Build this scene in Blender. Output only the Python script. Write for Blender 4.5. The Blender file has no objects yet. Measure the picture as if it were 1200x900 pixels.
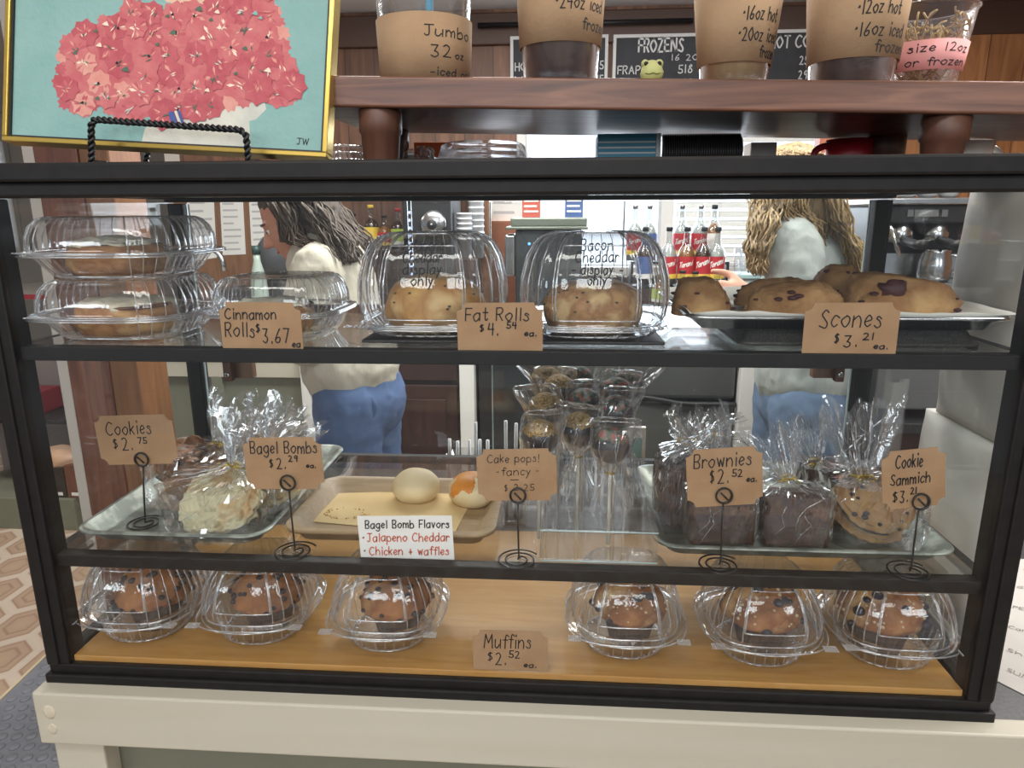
import bpy, bmesh, math, random
from mathutils import Vector, Matrix, noise
from math import sin, cos, pi, radians, atan2, sqrt
random.seed(7)
sc = bpy.context.scene
COL = sc.collection

# ------------------------------------------------------------------ camera
F_PX, PITCH, YAW, ROLL = 817.73, 0.2423, -0.0693, -0.0047
CAM = Vector((0.6267, -0.7118, 0.5665))          # world: x right, y into the shop, z = 0 at the counter top
_fw = Vector((sin(YAW)*cos(PITCH), cos(YAW)*cos(PITCH), -sin(PITCH)))
_r0 = Vector((cos(YAW), -sin(YAW), 0)); _u0 = _r0.cross(_fw)
_R = cos(ROLL)*_r0 + sin(ROLL)*_u0; _U = -sin(ROLL)*_r0 + cos(ROLL)*_u0
cd = bpy.data.cameras.new('camera'); cam = bpy.data.objects.new('camera', cd); COL.objects.link(cam)
cd.sensor_width = 36; cd.sensor_fit = 'HORIZONTAL'; cd.lens = 36*F_PX/1200; cd.clip_start = .02; cd.clip_end = 60
cam.matrix_world = Matrix(((_R.x, _U.x, -_fw.x, CAM.x), (_R.y, _U.y, -_fw.y, CAM.y), (_R.z, _U.z, -_fw.z, CAM.z), (0, 0, 0, 1)))
sc.camera = cam

def ray(px, py): return _fw + _R*((px-600)/F_PX) - _U*((py-450)/F_PX)
def at(px, py, y):
    "point of the vertical plane at depth y that the photo shows at px, py"
    d = ray(px, py); return CAM + d*((y-CAM.y)/d.y)
def atz(px, py, z):
    d = ray(px, py); return CAM + d*((z-CAM.z)/d.z)
def atx(px, py, x):
    d = ray(px, py); return CAM + d*((x-CAM.x)/d.x)

# ------------------------------------------------------------------ light and exposure
vs = sc.view_settings
vs.view_transform = 'Standard'; vs.look = 'None'; vs.gamma = 1; vs.use_curve_mapping = False; vs.exposure = -0.3
sc.display_settings.display_device = 'sRGB'
sc.cycles.transparent_max_bounces = 64; sc.cycles.max_bounces = 10; sc.cycles.use_denoising = True
sc.cycles.caustics_reflective = False; sc.cycles.caustics_refractive = False; sc.cycles.sample_clamp_indirect = 4
w = bpy.data.worlds.new('world'); sc.world = w; w.use_nodes = True
bg = w.node_tree.nodes['Background']; bg.inputs[0].default_value = (.86, .92, 1, 1); bg.inputs[1].default_value = 0.42
def area(name, loc, aim, sx, sy, power, col):
    l = bpy.data.lights.new(name, 'AREA'); l.shape = 'RECTANGLE'; l.size = sx; l.size_y = sy; l.energy = power; l.color = col
    o = bpy.data.objects.new(name, l); COL.objects.link(o); o.location = loc
    o.rotation_euler = (Vector(aim)-Vector(loc)).to_track_quat('-Z', 'Y').to_euler(); return o
CEIL = 1.495
area('ceiling_tube_customers', (.3, -.75, CEIL-.06), (.3, -.75, 0), 1.3, .3, 14, (1, .97, .92))
area('ceiling_tube_customers_far', (.9, -2.3, CEIL-.06), (.9, -2.3, 0), 1.3, .5, 18, (1, .97, .92))
for _x in (-2.2, -.35, .75, 2.6): area('shopfront_window', (_x, -3.1, 1.12), (_x*.4+.3, 0, .35), .62, .62, 15, (.9, .95, 1))
area('ceiling_tube_left', (-2.2, 1.6, CEIL-.05), (-2.2, 1.6, 0), 1.2, .4, 22, (1, .96, .9))  # fill added over the left area to lift the dark floor mat
area('ceiling_tube_staff', (.2, 1.45, CEIL-.05), (.2, 1.45, 0), 1.3, .35, 56, (1, .97, .93))
area('ceiling_tube_staff_right', (1.9, 1.3, CEIL-.05), (1.9, 1.3, 0), 1.0, .35, 32, (1, .97, .93))
area('uplight_staff', (.7, 1.7, 1.12), (.7, 1.7, 2), 1.6, .3, 15, (1, .98, .95))  # added fill without a fixture, brightens the ceiling that the shelf glass mirrors
area('uplight_customers', (.6, -1.4, 1.15), (.6, -1.4, 2), 1.6, .3, 8, (1, .98, .95))  # unseen fill added for the ceiling on the customer side
area('ceiling_tube_right', (1.75, .1, CEIL-.05), (1.3, .25, .3), .5, .5, 26, (1, .97, .93))  # not a real tube: added fill aimed at the white sacks
area('window_daylight', (1.0, 2.80, .62), (.8, -.5, .15), 1.5, .7, 26, (.82, .9, 1))

# ------------------------------------------------------------------ materials
def S(r, g, b):
    f = lambda c: c/12.92 if c <= .04045 else ((c+.055)/1.055)**2.4
    return (f(r/255), f(g/255), f(b/255), 1)
def newmat(name):
    m = bpy.data.materials.new(name); m.use_nodes = True; nt = m.node_tree
    return m, nt, nt.nodes, nt.links, nt.nodes['Principled BSDF']
def coords(N, L, scale=(1, 1, 1), rot=(0, 0, 0)):
    tc = N.new('ShaderNodeTexCoord'); mp = N.new('ShaderNodeMapping'); mp.inputs['Scale'].default_value = scale; mp.inputs['Rotation'].default_value = rot
    L.new(tc.outputs['Object'], mp.inputs[0]); return mp.outputs[0]
def ramp(N, L, src, stops):
    r = N.new('ShaderNodeValToRGB'); e = r.color_ramp.elements
    while len(e) < len(stops): e.new(.5)
    for k, (p, c) in enumerate(stops): e[k].position = p; e[k].color = c
    L.new(src, r.inputs[0]); return r.outputs[0]
def mat(name, col, rough=.5, metal=0, col2=None, nscale=30, bump=0, bscale=None, bdist=.004, stretch=(1, 1, 1), spec=.5, detail=5, lo=.35, hi=.65, sss=0, coat=0, col3=None, aniso=None):
    "one surface: a colour, mottled towards col2 (and col3) by noise, with a noise bump"
    m, nt, N, L, b = newmat(name)
    b.inputs['Base Color'].default_value = col; b.inputs['Roughness'].default_value = rough; b.inputs['Metallic'].default_value = metal
    b.inputs['Specular IOR Level'].default_value = spec; b.inputs['Coat Weight'].default_value = coat
    if sss: b.inputs['Subsurface Weight'].default_value = sss; b.inputs['Subsurface Radius'].default_value = (.01, .005, .003)
    if col2 or bump: co = coords(N, L, stretch)
    if col2:
        n = N.new('ShaderNodeTexNoise'); n.inputs['Scale'].default_value = nscale; n.inputs['Detail'].default_value = detail; L.new(co, n.inputs['Vector'])
        st = [(lo, col), (hi, col2)] if not col3 else [(lo, col), ((lo+hi)/2, col2), (hi, col3)]
        L.new(ramp(N, L, n.outputs[0], st), b.inputs['Base Color'])
    if bump:
        n2 = N.new('ShaderNodeTexNoise'); n2.inputs['Scale'].default_value = bscale or nscale; n2.inputs['Detail'].default_value = 4; L.new(co, n2.inputs['Vector'])
        bp = N.new('ShaderNodeBump'); bp.inputs['Strength'].default_value = bump; bp.inputs['Distance'].default_value = bdist
        L.new(n2.outputs[0], bp.inputs['Height']); L.new(bp.outputs[0], b.inputs['Normal'])
    return m
def wood(name, c1, c2, axis='x', scale=14, rough=.45, c3=None, bump=.08, coat=0):
    s = {'x': (1.2, 14, 14), 'y': (14, 1.2, 14), 'z': (14, 14, 1.2)}[axis]
    m, nt, N, L, b = newmat(name); co = coords(N, L, s)
    n = N.new('ShaderNodeTexNoise'); n.inputs['Scale'].default_value = scale/4; n.inputs['Detail'].default_value = 8; n.inputs['Distortion'].default_value = 1.6; L.new(co, n.inputs['Vector'])
    st = [(.3, c1), (.7, c2)] if not c3 else [(.25, c1), (.5, c2), (.75, c3)]
    L.new(ramp(N, L, n.outputs[0], st), b.inputs['Base Color']); b.inputs['Roughness'].default_value = rough; b.inputs['Coat Weight'].default_value = coat
    bp = N.new('ShaderNodeBump'); bp.inputs['Strength'].default_value = bump; bp.inputs['Distance'].default_value = .003; L.new(n.outputs[0], bp.inputs['Height']); L.new(bp.outputs[0], b.inputs['Normal'])
    return m
def planks(name, c1, c2, c3, width, dark, axis='x', rough=.5):
    "upright boards with grain, knots and a dark gap every `width` metres along axis"
    m, nt, N, L, b = newmat(name); co = coords(N, L, (9, 9, .9))
    n = N.new('ShaderNodeTexNoise'); n.inputs['Scale'].default_value = 2.2; n.inputs['Detail'].default_value = 7; n.inputs['Distortion'].default_value = 1.2; L.new(co, n.inputs['Vector'])
    c = ramp(N, L, n.outputs[0], [(.3, c1), (.5, c2), (.72, c3)])
    tc = N.new('ShaderNodeTexCoord'); sx = N.new('ShaderNodeSeparateXYZ'); L.new(tc.outputs['Object'], sx.inputs[0])
    d = N.new('ShaderNodeMath'); d.operation = 'DIVIDE'; d.inputs[1].default_value = width; L.new(sx.outputs['XYZ'.index(axis.upper())], d.inputs[0])
    fr = N.new('ShaderNodeMath'); fr.operation = 'FRACT'; L.new(d.outputs[0], fr.inputs[0])
    gap = ramp(N, L, fr.outputs[0], [(0, (0, 0, 0, 1)), (.05, (1, 1, 1, 1))])
    fl = N.new('ShaderNodeMath'); fl.operation = 'FLOOR'; L.new(d.outputs[0], fl.inputs[0])
    wn = N.new('ShaderNodeTexWhiteNoise'); wn.noise_dimensions = '1D'; L.new(fl.outputs[0], wn.inputs['W'])
    mr = N.new('ShaderNodeMapRange'); mr.inputs[3].default_value = .7; mr.inputs[4].default_value = 1.15; L.new(wn.outputs[0], mr.inputs[0])
    vm = N.new('ShaderNodeVectorMath'); vm.operation = 'SCALE'; L.new(c, vm.inputs[0]); L.new(mr.outputs[0], vm.inputs['Scale'])
    v = N.new('ShaderNodeTexVoronoi'); v.inputs['Scale'].default_value = 1.0; vco = coords(N, L, (3.2, 3.2, 2.2)); L.new(vco, v.inputs['Vector'])
    kn = ramp(N, L, v.outputs['Distance'], [(.04, (0, 0, 0, 1)), (.12, (1, 1, 1, 1))])
    m1 = N.new('ShaderNodeMix'); m1.data_type = 'RGBA'; L.new(kn, m1.inputs[0]); m1.inputs[6].default_value = dark; L.new(vm.outputs[0], m1.inputs[7])
    m2 = N.new('ShaderNodeMix'); m2.data_type = 'RGBA'; L.new(gap, m2.inputs[0]); m2.inputs[6].default_value = dark; L.new(m1.outputs[2], m2.inputs[7])
    L.new(m2.outputs[2], b.inputs['Base Color']); b.inputs['Roughness'].default_value = rough
    return m
def clear(name, tint=(.97, .98, .98, 1), base=.035, edge=.75, power=4, rough=.03, bump=0, bscale=40, haze=0, hazecol=(.8, .83, .86, 1)):
    "thin clear sheet: lets light straight through, mirrors more of it at a slant; haze = a milky film"
    m, nt, N, L, b = newmat(name); N.remove(b); out = N['Material Output']
    lw = N.new('ShaderNodeLayerWeight'); lw.inputs[0].default_value = .5
    pw = N.new('ShaderNodeMath'); pw.operation = 'POWER'; pw.inputs[1].default_value = power; L.new(lw.outputs['Facing'], pw.inputs[0])
    ma = N.new('ShaderNodeMath'); ma.operation = 'MULTIPLY_ADD'; ma.inputs[1].default_value = edge; ma.inputs[2].default_value = base; L.new(pw.outputs[0], ma.inputs[0])
    tr = N.new('ShaderNodeBsdfTransparent'); tr.inputs[0].default_value = tint
    gl = N.new('ShaderNodeBsdfGlossy'); gl.inputs['Roughness'].default_value = rough; gl.inputs[0].default_value = (1, 1, 1, 1)
    if bump:
        co = coords(N, L); n = N.new('ShaderNodeTexNoise'); n.inputs['Scale'].default_value = bscale; n.inputs['Detail'].default_value = 3; L.new(co, n.inputs['Vector'])
        bp = N.new('ShaderNodeBump'); bp.inputs['Strength'].default_value = bump; bp.inputs['Distance'].default_value = .004; L.new(n.outputs[0], bp.inputs['Height'])
        L.new(bp.outputs[0], gl.inputs['Normal']); L.new(bp.outputs[0], lw.inputs['Normal'])
    mx = N.new('ShaderNodeMixShader'); L.new(ma.outputs[0], mx.inputs[0]); L.new(tr.outputs[0], mx.inputs[1]); L.new(gl.outputs[0], mx.inputs[2])
    res = mx.outputs[0]
    if haze:
        df = N.new('ShaderNodeBsdfDiffuse'); df.inputs[0].default_value = hazecol
        m2 = N.new('ShaderNodeMixShader'); m2.inputs[0].default_value = haze; L.new(res, m2.inputs[1]); L.new(df.outputs[0], m2.inputs[2]); res = m2.outputs[0]
    L.new(res, out.inputs[0]); return m
def glow(name, col, strength):
    m, nt, N, L, b = newmat(name); b.inputs['Base Color'].default_value = col; b.inputs['Emission Color'].default_value = col; b.inputs['Emission Strength'].default_value = strength; return m

MT = {}
K = lambda n: MT[n]
MT['black_frame'] = mat('black_frame', S(22, 20, 20), .5, col2=S(28, 26, 25), nscale=60, spec=.28)
MT['ink'] = mat('ink', S(26, 22, 22), .7)
MT['red_ink'] = mat('red_ink', S(205, 96, 66), .7)
MT['kraft'] = mat('kraft', S(170, 136, 102), .85, col2=S(158, 123, 90), nscale=25, bump=.05, bscale=300)
MT['sleeve'] = mat('sleeve', S(172, 142, 110), .9, col2=S(160, 130, 99), nscale=18, bump=.12, bscale=240)
MT['white_card'] = mat('white_card', S(232, 230, 226), .7)
MT['wire'] = mat('wire', S(22, 21, 22), .35, spec=.6)
MT['galv'] = mat('galv', S(112, 118, 112), .4, .5, S(158, 164, 156), 42, bump=.05, bscale=60, lo=.42, hi=.58)
MT['steel'] = mat('steel', S(196, 198, 200), .22, 1)
MT['dark_metal'] = mat('dark_metal', S(44, 44, 46), .3, .6)
MT['bamboo'] = wood('bamboo', S(134, 110, 78), S(152, 126, 90), 'x', 20, .5, S(166, 140, 102))
MT['parchment'] = mat('parchment', S(218, 192, 142), .8, col2=S(208, 180, 128), nscale=14)
MT['baking_paper'] = mat('baking_paper', S(214, 212, 204), .7)
MT['board'] = wood('board', S(172, 122, 62), S(184, 136, 72), 'x', 16, .28, S(194, 148, 86), .04)
MT['walnut'] = wood('walnut', S(74, 46, 35), S(112, 72, 53), 'x', 18, .36, S(138, 94, 71), .1)
MT['walnut_leg'] = wood('walnut_leg', S(84, 54, 42), S(104, 68, 52), 'z', 14, .45)
MT['orange_wood'] = wood('orange_wood', S(112, 76, 48), S(138, 96, 64), 'z', 12, .45)
MT['trim_white'] = mat('trim_white', S(196, 191, 175), .5, col2=S(188, 182, 164), nscale=6, bump=.03, bscale=40, stretch=(.2, 1, 3))
MT['sage'] = mat('sage', S(120, 122, 104), .6, col2=S(112, 114, 98), nscale=5)
MT['countertop'] = mat('countertop', S(46, 46, 48), .35, col2=S(66, 66, 68), nscale=220)
MT['plastic'] = clear('plastic', (.968, .972, .978, 1), .06, .9, 2.4, .035, .2, 60, .012)
MT['plastic_edge'] = clear('plastic_edge', (.93, .94, .96, 1), .3, .8, 1.6, .05, 0, 40, .16, (.86, .88, .93, 1))
MT['rib_plastic'] = clear('rib_plastic', (.955, .96, .97, 1), .06, .9, 2.2, .04, .12, 60, .014)
MT['cello'] = clear('cello', (.975, .98, .985, 1), .1, .9, 2.0, .03, .3, 30, .018)
MT['glass'] = clear('glass', (.98, .988, .985, 1), .018, .75, 5, .0)
MT['shelf_glass'] = clear('shelf_glass', (.955, .97, .965, 1), .07, .9, 2.5, .02)
MT['acrylic'] = clear('acrylic', (.975, .98, .985, 1), .04, .85, 3.5, .02)
MT['glass_edge'] = mat('glass_edge', S(196, 214, 214), .15, spec=.8)
MT['white_paint'] = mat('white_paint', S(222, 222, 218), .5)
MT['white_plastic'] = mat('white_plastic', S(226, 228, 230), .4)
MT['red'] = mat('red', S(170, 30, 44), .35)
MT['black'] = mat('black', S(28, 28, 30), .45)
MT['grey'] = mat('grey', S(110, 112, 112), .45)

# ------------------------------------------------------------------ mesh helpers
class MB:
    def __init__(s): s.v = []; s.f = []; s.mi = []; s.sm = []
    def add(s, vs, fs, mi=0, sm=False, T=None):
        o = len(s.v); s.v += [tuple(T @ Vector(p)) if T else tuple(p) for p in vs]
        for f in fs: s.f.append([i+o for i in f]); s.mi.append(mi); s.sm.append(sm)
        return s
    def box(s, a, b, mi=0, T=None):
        x0, y0, z0 = a; x1, y1, z1 = b
        return s.add([(x0,y0,z0),(x1,y0,z0),(x1,y1,z0),(x0,y1,z0),(x0,y0,z1),(x1,y0,z1),(x1,y1,z1),(x0,y1,z1)],
                     [(0,3,2,1),(4,5,6,7),(0,1,5,4),(1,2,6,5),(2,3,7,6),(3,0,4,7)], mi, False, T)
    def loft(s, rings, mi=0, sm=True, caps=(True, True), closed=True):
        n = len(rings[0]); fs = []
        for i in range(len(rings)-1):
            for j in range(n if closed else n-1):
                k = (j+1) % n; fs.append((i*n+j, i*n+k, (i+1)*n+k, (i+1)*n+j))
        if caps[0]: fs.append(tuple(range(n))[::-1])
        if caps[1]: fs.append(tuple(range((len(rings)-1)*n, len(rings)*n)))
        return s.add([p for r in rings for p in r], fs, mi, sm)
    def lathe(s, prof, n=32, c=(0, 0, 0), mi=0, sm=True, rf=None, caps=(True, True)):
        rings = []
        for r, z in prof:
            rings.append([(c[0]+(r+(rf(2*pi*j/n, z) if rf else 0))*cos(2*pi*j/n), c[1]+(r+(rf(2*pi*j/n, z) if rf else 0))*sin(2*pi*j/n), c[2]+z) for j in range(n)])
        return s.loft(rings, mi, sm, caps)
    def tube(s, path, r, n=8, mi=0, closed=False, sm=True):
        P = [Vector(p) for p in path]; m = len(P); rings = []; t0 = None; nrm = None
        for i in range(m):
            t = (P[(i+1) % m]-P[i-1]) if closed else (P[min(i+1, m-1)]-P[max(i-1, 0)])
            t = t.normalized() if t.length > 1e-9 else Vector((0, 0, 1))
            if nrm is None: nrm = t.orthogonal().normalized()
            else: nrm = (nrm - t*nrm.dot(t)); nrm = nrm.normalized() if nrm.length > 1e-6 else t.orthogonal().normalized()
            bn = t.cross(nrm); rr = r[i] if isinstance(r, (list, tuple)) else r
            rings.append([tuple(P[i]+nrm*(rr*cos(2*pi*j/n))+bn*(rr*sin(2*pi*j/n))) for j in range(n)])
        if closed: rings.append(rings[0])
        return s.loft(rings, mi, sm, (not closed, not closed))
    def prism(s, poly, t, mi=0, T=None):
        "polygon in XZ facing -y, from y=0 back to y=t"
        n = len(poly); vs = [(x, 0, z) for x, z in poly]+[(x, t, z) for x, z in poly]
        fs = [tuple(range(n)), tuple(range(n, 2*n))[::-1]]+[(i, i+n, (i+1) % n+n, (i+1) % n) for i in range(n)]
        return s.add(vs, fs, mi, False, T)
    def ball(s, c, r, sub=3, mi=0, fn=None, sm=True):
        bm = bmesh.new(); bmesh.ops.create_icosphere(bm, subdivisions=sub, radius=1); bm.verts.ensure_lookup_table()
        r = (r, r, r) if not isinstance(r, (tuple, list)) else r; vs = []
        for v in bm.verts:
            d = v.co.normalized(); p = Vector((d.x*r[0], d.y*r[1], d.z*r[2]))
            if fn: p = fn(d, p)
            vs.append((p.x+c[0], p.y+c[1], p.z+c[2]))
        fs = [[v.index for v in f.verts] for f in bm.faces]; bm.free(); return s.add(vs, fs, mi, sm)
    def obj(s, name, mats, parent=None, bevel=0, seg=2, loc=None, mods=()):
        me = bpy.data.meshes.new(name); me.from_pydata(s.v, [], s.f)
        mats = mats if isinstance(mats, (list, tuple)) else [mats]
        for m in mats: me.materials.append(MT[m] if isinstance(m, str) else m)
        me.polygons.foreach_set('material_index', s.mi); me.polygons.foreach_set('use_smooth', s.sm); me.update()
        o = bpy.data.objects.new(name, me); COL.objects.link(o)
        if parent: o.parent = parent
        if loc: o.location = loc
        if bevel:
            b = o.modifiers.new('bevel', 'BEVEL'); b.width = bevel; b.segments = seg; b.limit_method = 'ANGLE'; b.angle_limit = radians(40)
        return o
def thing(name, label, cat, loc=(0, 0, 0), rz=0, group=None, rot=None):
    o = bpy.data.objects.new(name, None); COL.objects.link(o); o.empty_display_size = .02
    o.location = loc; o.rotation_euler = rot or (0, 0, rz); return tag(o, label, cat, group)
def tag(o, label, cat, group=None):
    o['label'] = label; o['category'] = cat
    if group: o['group'] = group
    return o
def struct(name, mb, m, bevel=0, label=None):
    o = mb.obj(name, m, bevel=bevel); o['kind'] = 'structure'
    if label: o['label'] = label
    return o
def dup(root, label=None, loc=None, rz=None, group=None, scale=None):
    def cp(o, par):
        c = o.copy(); COL.objects.link(c)
        if par: c.parent = par
        for ch in list(o.children): cp(ch, c)
        return c
    r = cp(root, None)
    if label: r['label'] = label
    if loc is not None: r.location = loc
    if rz is not None: r.rotation_euler = (0, 0, rz)
    if group: r['group'] = group
    if scale: r.scale = scale if isinstance(scale, tuple) else (scale,)*3
    return r
def nz(p, s, seed=0): return noise.noise(Vector((p[0]*s+seed*7.3, p[1]*s-seed*3.1, p[2]*s+seed)))

# ------------------------------------------------------------------ handwriting: single-stroke letters, base line 3, x-height 8, capitals b
GL = {'a':(6,'57 38 06 13 33 55,58 53'),'b':(6,'0b 03,06 38 56 54 33 03'),'c':(5,'57 28 05 23 44'),'d':(6,'57 38 06 13 33 55,5b 53'),'e':(5,'05 46 47 28 05 23 44'),
'f':(4,'5a 3b 29 23,08 48'),'g':(6,'57 38 06 14 33 55,58 52 30 01'),'h':(6,'0b 03,06 38 56 53'),'i':(2,'18 13,1a 1b'),'j':(4,'38 31 10 01,3a 3b'),'k':(5,'0b 03,48 05,16 43'),
'l':(2,'1b 13'),'m':(8,'08 03,06 28 46 43,46 68 76 73'),'n':(6,'08 03,06 38 56 53'),'o':(6,'38 06 14 33 55 57 38'),'p':(6,'08 00,07 38 56 54 33 04'),'r':(4,'08 03,06 28 47'),
's':(5,'47 28 17 36 44 23 04'),'t':(4,'2b 24 33 44,08 48'),'u':(6,'08 04 23 45,58 53'),'v':(5,'08 23,23 48'),'w':(7,'08 23,23 37,37 53,53 68'),'y':(5,'08 24,48 24 00'),'z':(5,'08 48,48 03,03 43'),
'x':(5,'08 43,48 03'),'A':(7,'03 3b,3b 63,16 56'),'B':(6,'0b 03,0b 4b 59 37 07,37 55 43 03'),'C':(7,'6a 3b 08 05 33 64'),'D':(7,'0b 03,0b 4a 67 54 03'),'E':(6,'0b 03,0b 5b,07 47,03 53'),
'F':(5,'0b 03,0b 5b,07 47'),'G':(7,'6a 3b 08 05 33 64 66,36 66'),'H':(7,'0b 03,6b 63,07 67'),'I':(2,'1b 13'),'J':(6,'3b 34 13 04,0b 6b'),'K':(6,'0b 03,5b 07,07 53'),'L':(5,'0b 03,03 53'),
'M':(9,'03 1b,1b 46,46 7b,7b 83'),'N':(7,'03 0b,0b 63,63 6b'),'O':(7,'3b 08 06 33 66 68 3b'),'P':(6,'0b 03,0b 4b 59 37 07'),'R':(6,'0b 03,0b 4b 59 37 07,27 53'),'S':(6,'5a 3b 19 37 55 43 04'),
'T':(6,'3b 33,0b 6b'),'U':(7,'0b 04 33 64 6b'),'V':(6,'0b 33,33 6b'),'W':(9,'0b 23,23 4a,4a 63,63 8b'),'Y':(6,'0b 37,6b 37,37 33'),'Z':(6,'0b 5b,5b 03,03 53'),
'0':(6,'3b 08 06 33 56 58 3b'),'1':(3,'1b 13'),'2':(6,'0a 2b 49 25 03,03 53'),'3':(6,'0b 4b,4b 27,27 46 44 23 04'),'4':(6,'1b 07,07 57,4b 43'),'5':(6,'5b 1b,1b 17,17 47 54 23 04'),
'6':(6,'4b 17 04 23 44 46 26 05'),'7':(6,'0b 5b,5b 23'),'8':(6,'3b 19 46 44 23 04 17 4a 3b'),'9':(6,'5a 3b 19 27 48 5a 43'),'$':(6,'4a 1a 08 37 46 44 03,2b 22'),'.':(3,'13 14'),
'!':(3,'1b 16,13 14'),'-':(6,'16 56'),'+':(6,'39 34,16 56'),'*':(4,'17 28 27 17'),' ':(4,''),',':(3,'14 12'),'_':(6,'02 62'),'~':(7,'04 15 34 45 64')}
def smooth(pts, k=5):
    if len(pts) < 3: return pts
    P = [pts[0]]+pts+[pts[-1]]; out = []
    for i in range(1, len(P)-2):
        a, b, c, d = P[i-1], P[i], P[i+1], P[i+2]
        for t in range(k):
            u = t/k; out.append(tuple(.5*((2*b[q])+(-a[q]+c[q])*u+(2*a[q]-5*b[q]+4*c[q]-d[q])*u*u+(-a[q]+3*b[q]-3*c[q]+d[q])*u**3) for q in (0, 1)))
    return out+[pts[-1]]
def write(mb, s, u0, v0, h, wd, fmap, mi=0, align='l', slant=.06, rnd=None, gap=1.6, width=None, k=5):
    "letters of capital height h from (u0, v0); fmap(u, v) gives the point on the surface; width: squeeze the line to that length"
    rnd = rnd or random.Random(len(s)*31+ord(s[0])); sc_ = h/8; tot = sum(GL[c][0]+gap for c in s)-gap
    sx = sc_ if not width else width/tot
    cu = u0 - (tot*sx if align == 'r' else tot*sx/2 if align == 'c' else 0)
    for ch in s:
        wdt, st = GL[ch]; dy = rnd.uniform(-.35, .35)
        for stroke in (st.split(',') if st else ()):
            pts = smooth([(int(q[0], 16), int(q[1], 16)-3+dy) for q in stroke.split()], k)
            pts = [(cu+sx*x+slant*sc_*y, v0+sc_*y) for x, y in pts]
            L_ = []; n = len(pts)
            for i in range(n):
                a, b = pts[max(0, i-1)], pts[min(n-1, i+1)]; dx, dv = b[0]-a[0], b[1]-a[1]; l = sqrt(dx*dx+dv*dv) or 1
                px, pv = -dv/l*wd/2, dx/l*wd/2; x, y = pts[i]
                e = -wd*.4 if i == 0 else wd*.4 if i == n-1 else 0
                x += dx/l*e; y += dv/l*e
                L_.append((fmap(x+px, y+pv), fmap(x-px, y-pv)))
            vs = [p for q in L_ for p in q]; mb.add(vs, [(2*i, 2*i+1, 2*i+3, 2*i+2) for i in range(n-1)], mi)
        cu += (wdt+gap)*sx
# ================================================================== SETTING
YB = 2.9; FL = -.9
# floor: elongated hexagon linoleum
m, nt, N, L, b = newmat('linoleum'); MT['linoleum'] = m
co = coords(N, L, (5.6, 4.2, 1)); R3 = (1, 1.7320508, 1)
def vmath(op, a, bb=None):
    n = N.new('ShaderNodeVectorMath'); n.operation = op; L.new(a, n.inputs[0])
    if bb is not None:
        if hasattr(bb, 'links') or hasattr(bb, 'is_linked'): L.new(bb, n.inputs[1])
        else: n.inputs[1].default_value = bb
    return n
def fmath(op, a, bb):
    n = N.new('ShaderNodeMath'); n.operation = op; L.new(a, n.inputs[0])
    if isinstance(bb, (int, float)): n.inputs[1].default_value = bb
    else: L.new(bb, n.inputs[1])
    return n.outputs[0]
def cell(off):
    p = vmath('ADD', co, off).outputs[0]; n = N.new('ShaderNodeVectorMath'); n.operation = 'WRAP'; L.new(p, n.inputs[0])
    n.inputs[1].default_value = (.5, .8660254, 1); n.inputs[2].default_value = (-.5, -.8660254, -1)
    return vmath('MULTIPLY', n.outputs[0], (1, 1, 0)).outputs[0]
ca, cb = cell((0, 0, 0)), cell((.5, .8660254, 0))
def hexd(c):
    a = vmath('ABSOLUTE', c).outputs[0]; d = vmath('DOT_PRODUCT', a, (.5, .8660254, 0)).outputs['Value']
    x = N.new('ShaderNodeSeparateXYZ'); L.new(a, x.inputs[0]); return fmath('MAXIMUM', d, x.outputs[0])
hd = fmath('MINIMUM', hexd(ca), hexd(cb))
hc = ramp(N, L, hd, [(0, S(196, 168, 140)), (.2, S(188, 162, 138)), (.24, S(166, 136, 114)), (.28, S(192, 166, 142)), (.36, S(188, 160, 136)), (.39, S(166, 136, 114)), (.42, S(214, 196, 178)), (.5, S(218, 202, 184))])
nn = N.new('ShaderNodeTexNoise'); nn.inputs['Scale'].default_value = 60; L.new(co, nn.inputs['Vector'])
mx = N.new('ShaderNodeMix'); mx.data_type = 'RGBA'; mx.blend_type = 'MULTIPLY'; mx.inputs[0].default_value = .25; L.new(hc, mx.inputs[6]); L.new(nn.outputs[0], mx.inputs[7])
L.new(mx.outputs[2], b.inputs['Base Color']); b.inputs['Roughness'].default_value = .35
struct('floor', MB().box((-6.5, -3.2, FL-.05), (3.4, 6.0, FL)), 'linoleum')
MT['pine'] = planks('pine', S(84, 56, 40), S(112, 76, 54), S(134, 94, 68), .145, S(36, 24, 18))
MT['pine_light'] = planks('pine_light', S(132, 86, 50), S(160, 108, 66), S(178, 126, 80), .16, S(58, 34, 20))
MT['wall_paint'] = mat('wall_paint', S(196, 190, 182), .8)
MT['ceiling_paint'] = mat('ceiling_paint', S(222, 222, 224), .9, col2=S(212, 212, 214), nscale=3)
# back wall around the window hole
WX0, WX1 = at(606, 250, YB).x, at(990, 250, YB).x; WZ0, WZ1 = at(700, 316, YB).z, at(700, 128, YB).z
XL, XR = -1.32, 3.3
w_ = MB(); w_.box((XL, YB, FL), (WX0, YB+.1, CEIL)).box((WX1, YB, FL), (XR, YB+.1, CEIL)).box((WX0, YB, FL), (WX1, YB+.1, WZ0)).box((WX0, YB, WZ1), (WX1, YB+.1, CEIL))
struct('wall_back', w_, 'pine')
struct('wall_partition', MB().box((XL-.08, YB, FL), (XL, 6, CEIL)), 'wall_paint')
struct('wall_far', MB().box((-6.5, 6, FL), (XL, 6.1, CEIL)), 'wall_paint')
struct('wall_right', MB().box((XR, -.9, FL), (XR+.1, YB+.1, CEIL)), 'pine_light')
struct('wall_left', MB().box((-6.6, -.5, FL), (-6.5, 6.1, CEIL)), 'wall_paint')
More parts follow.
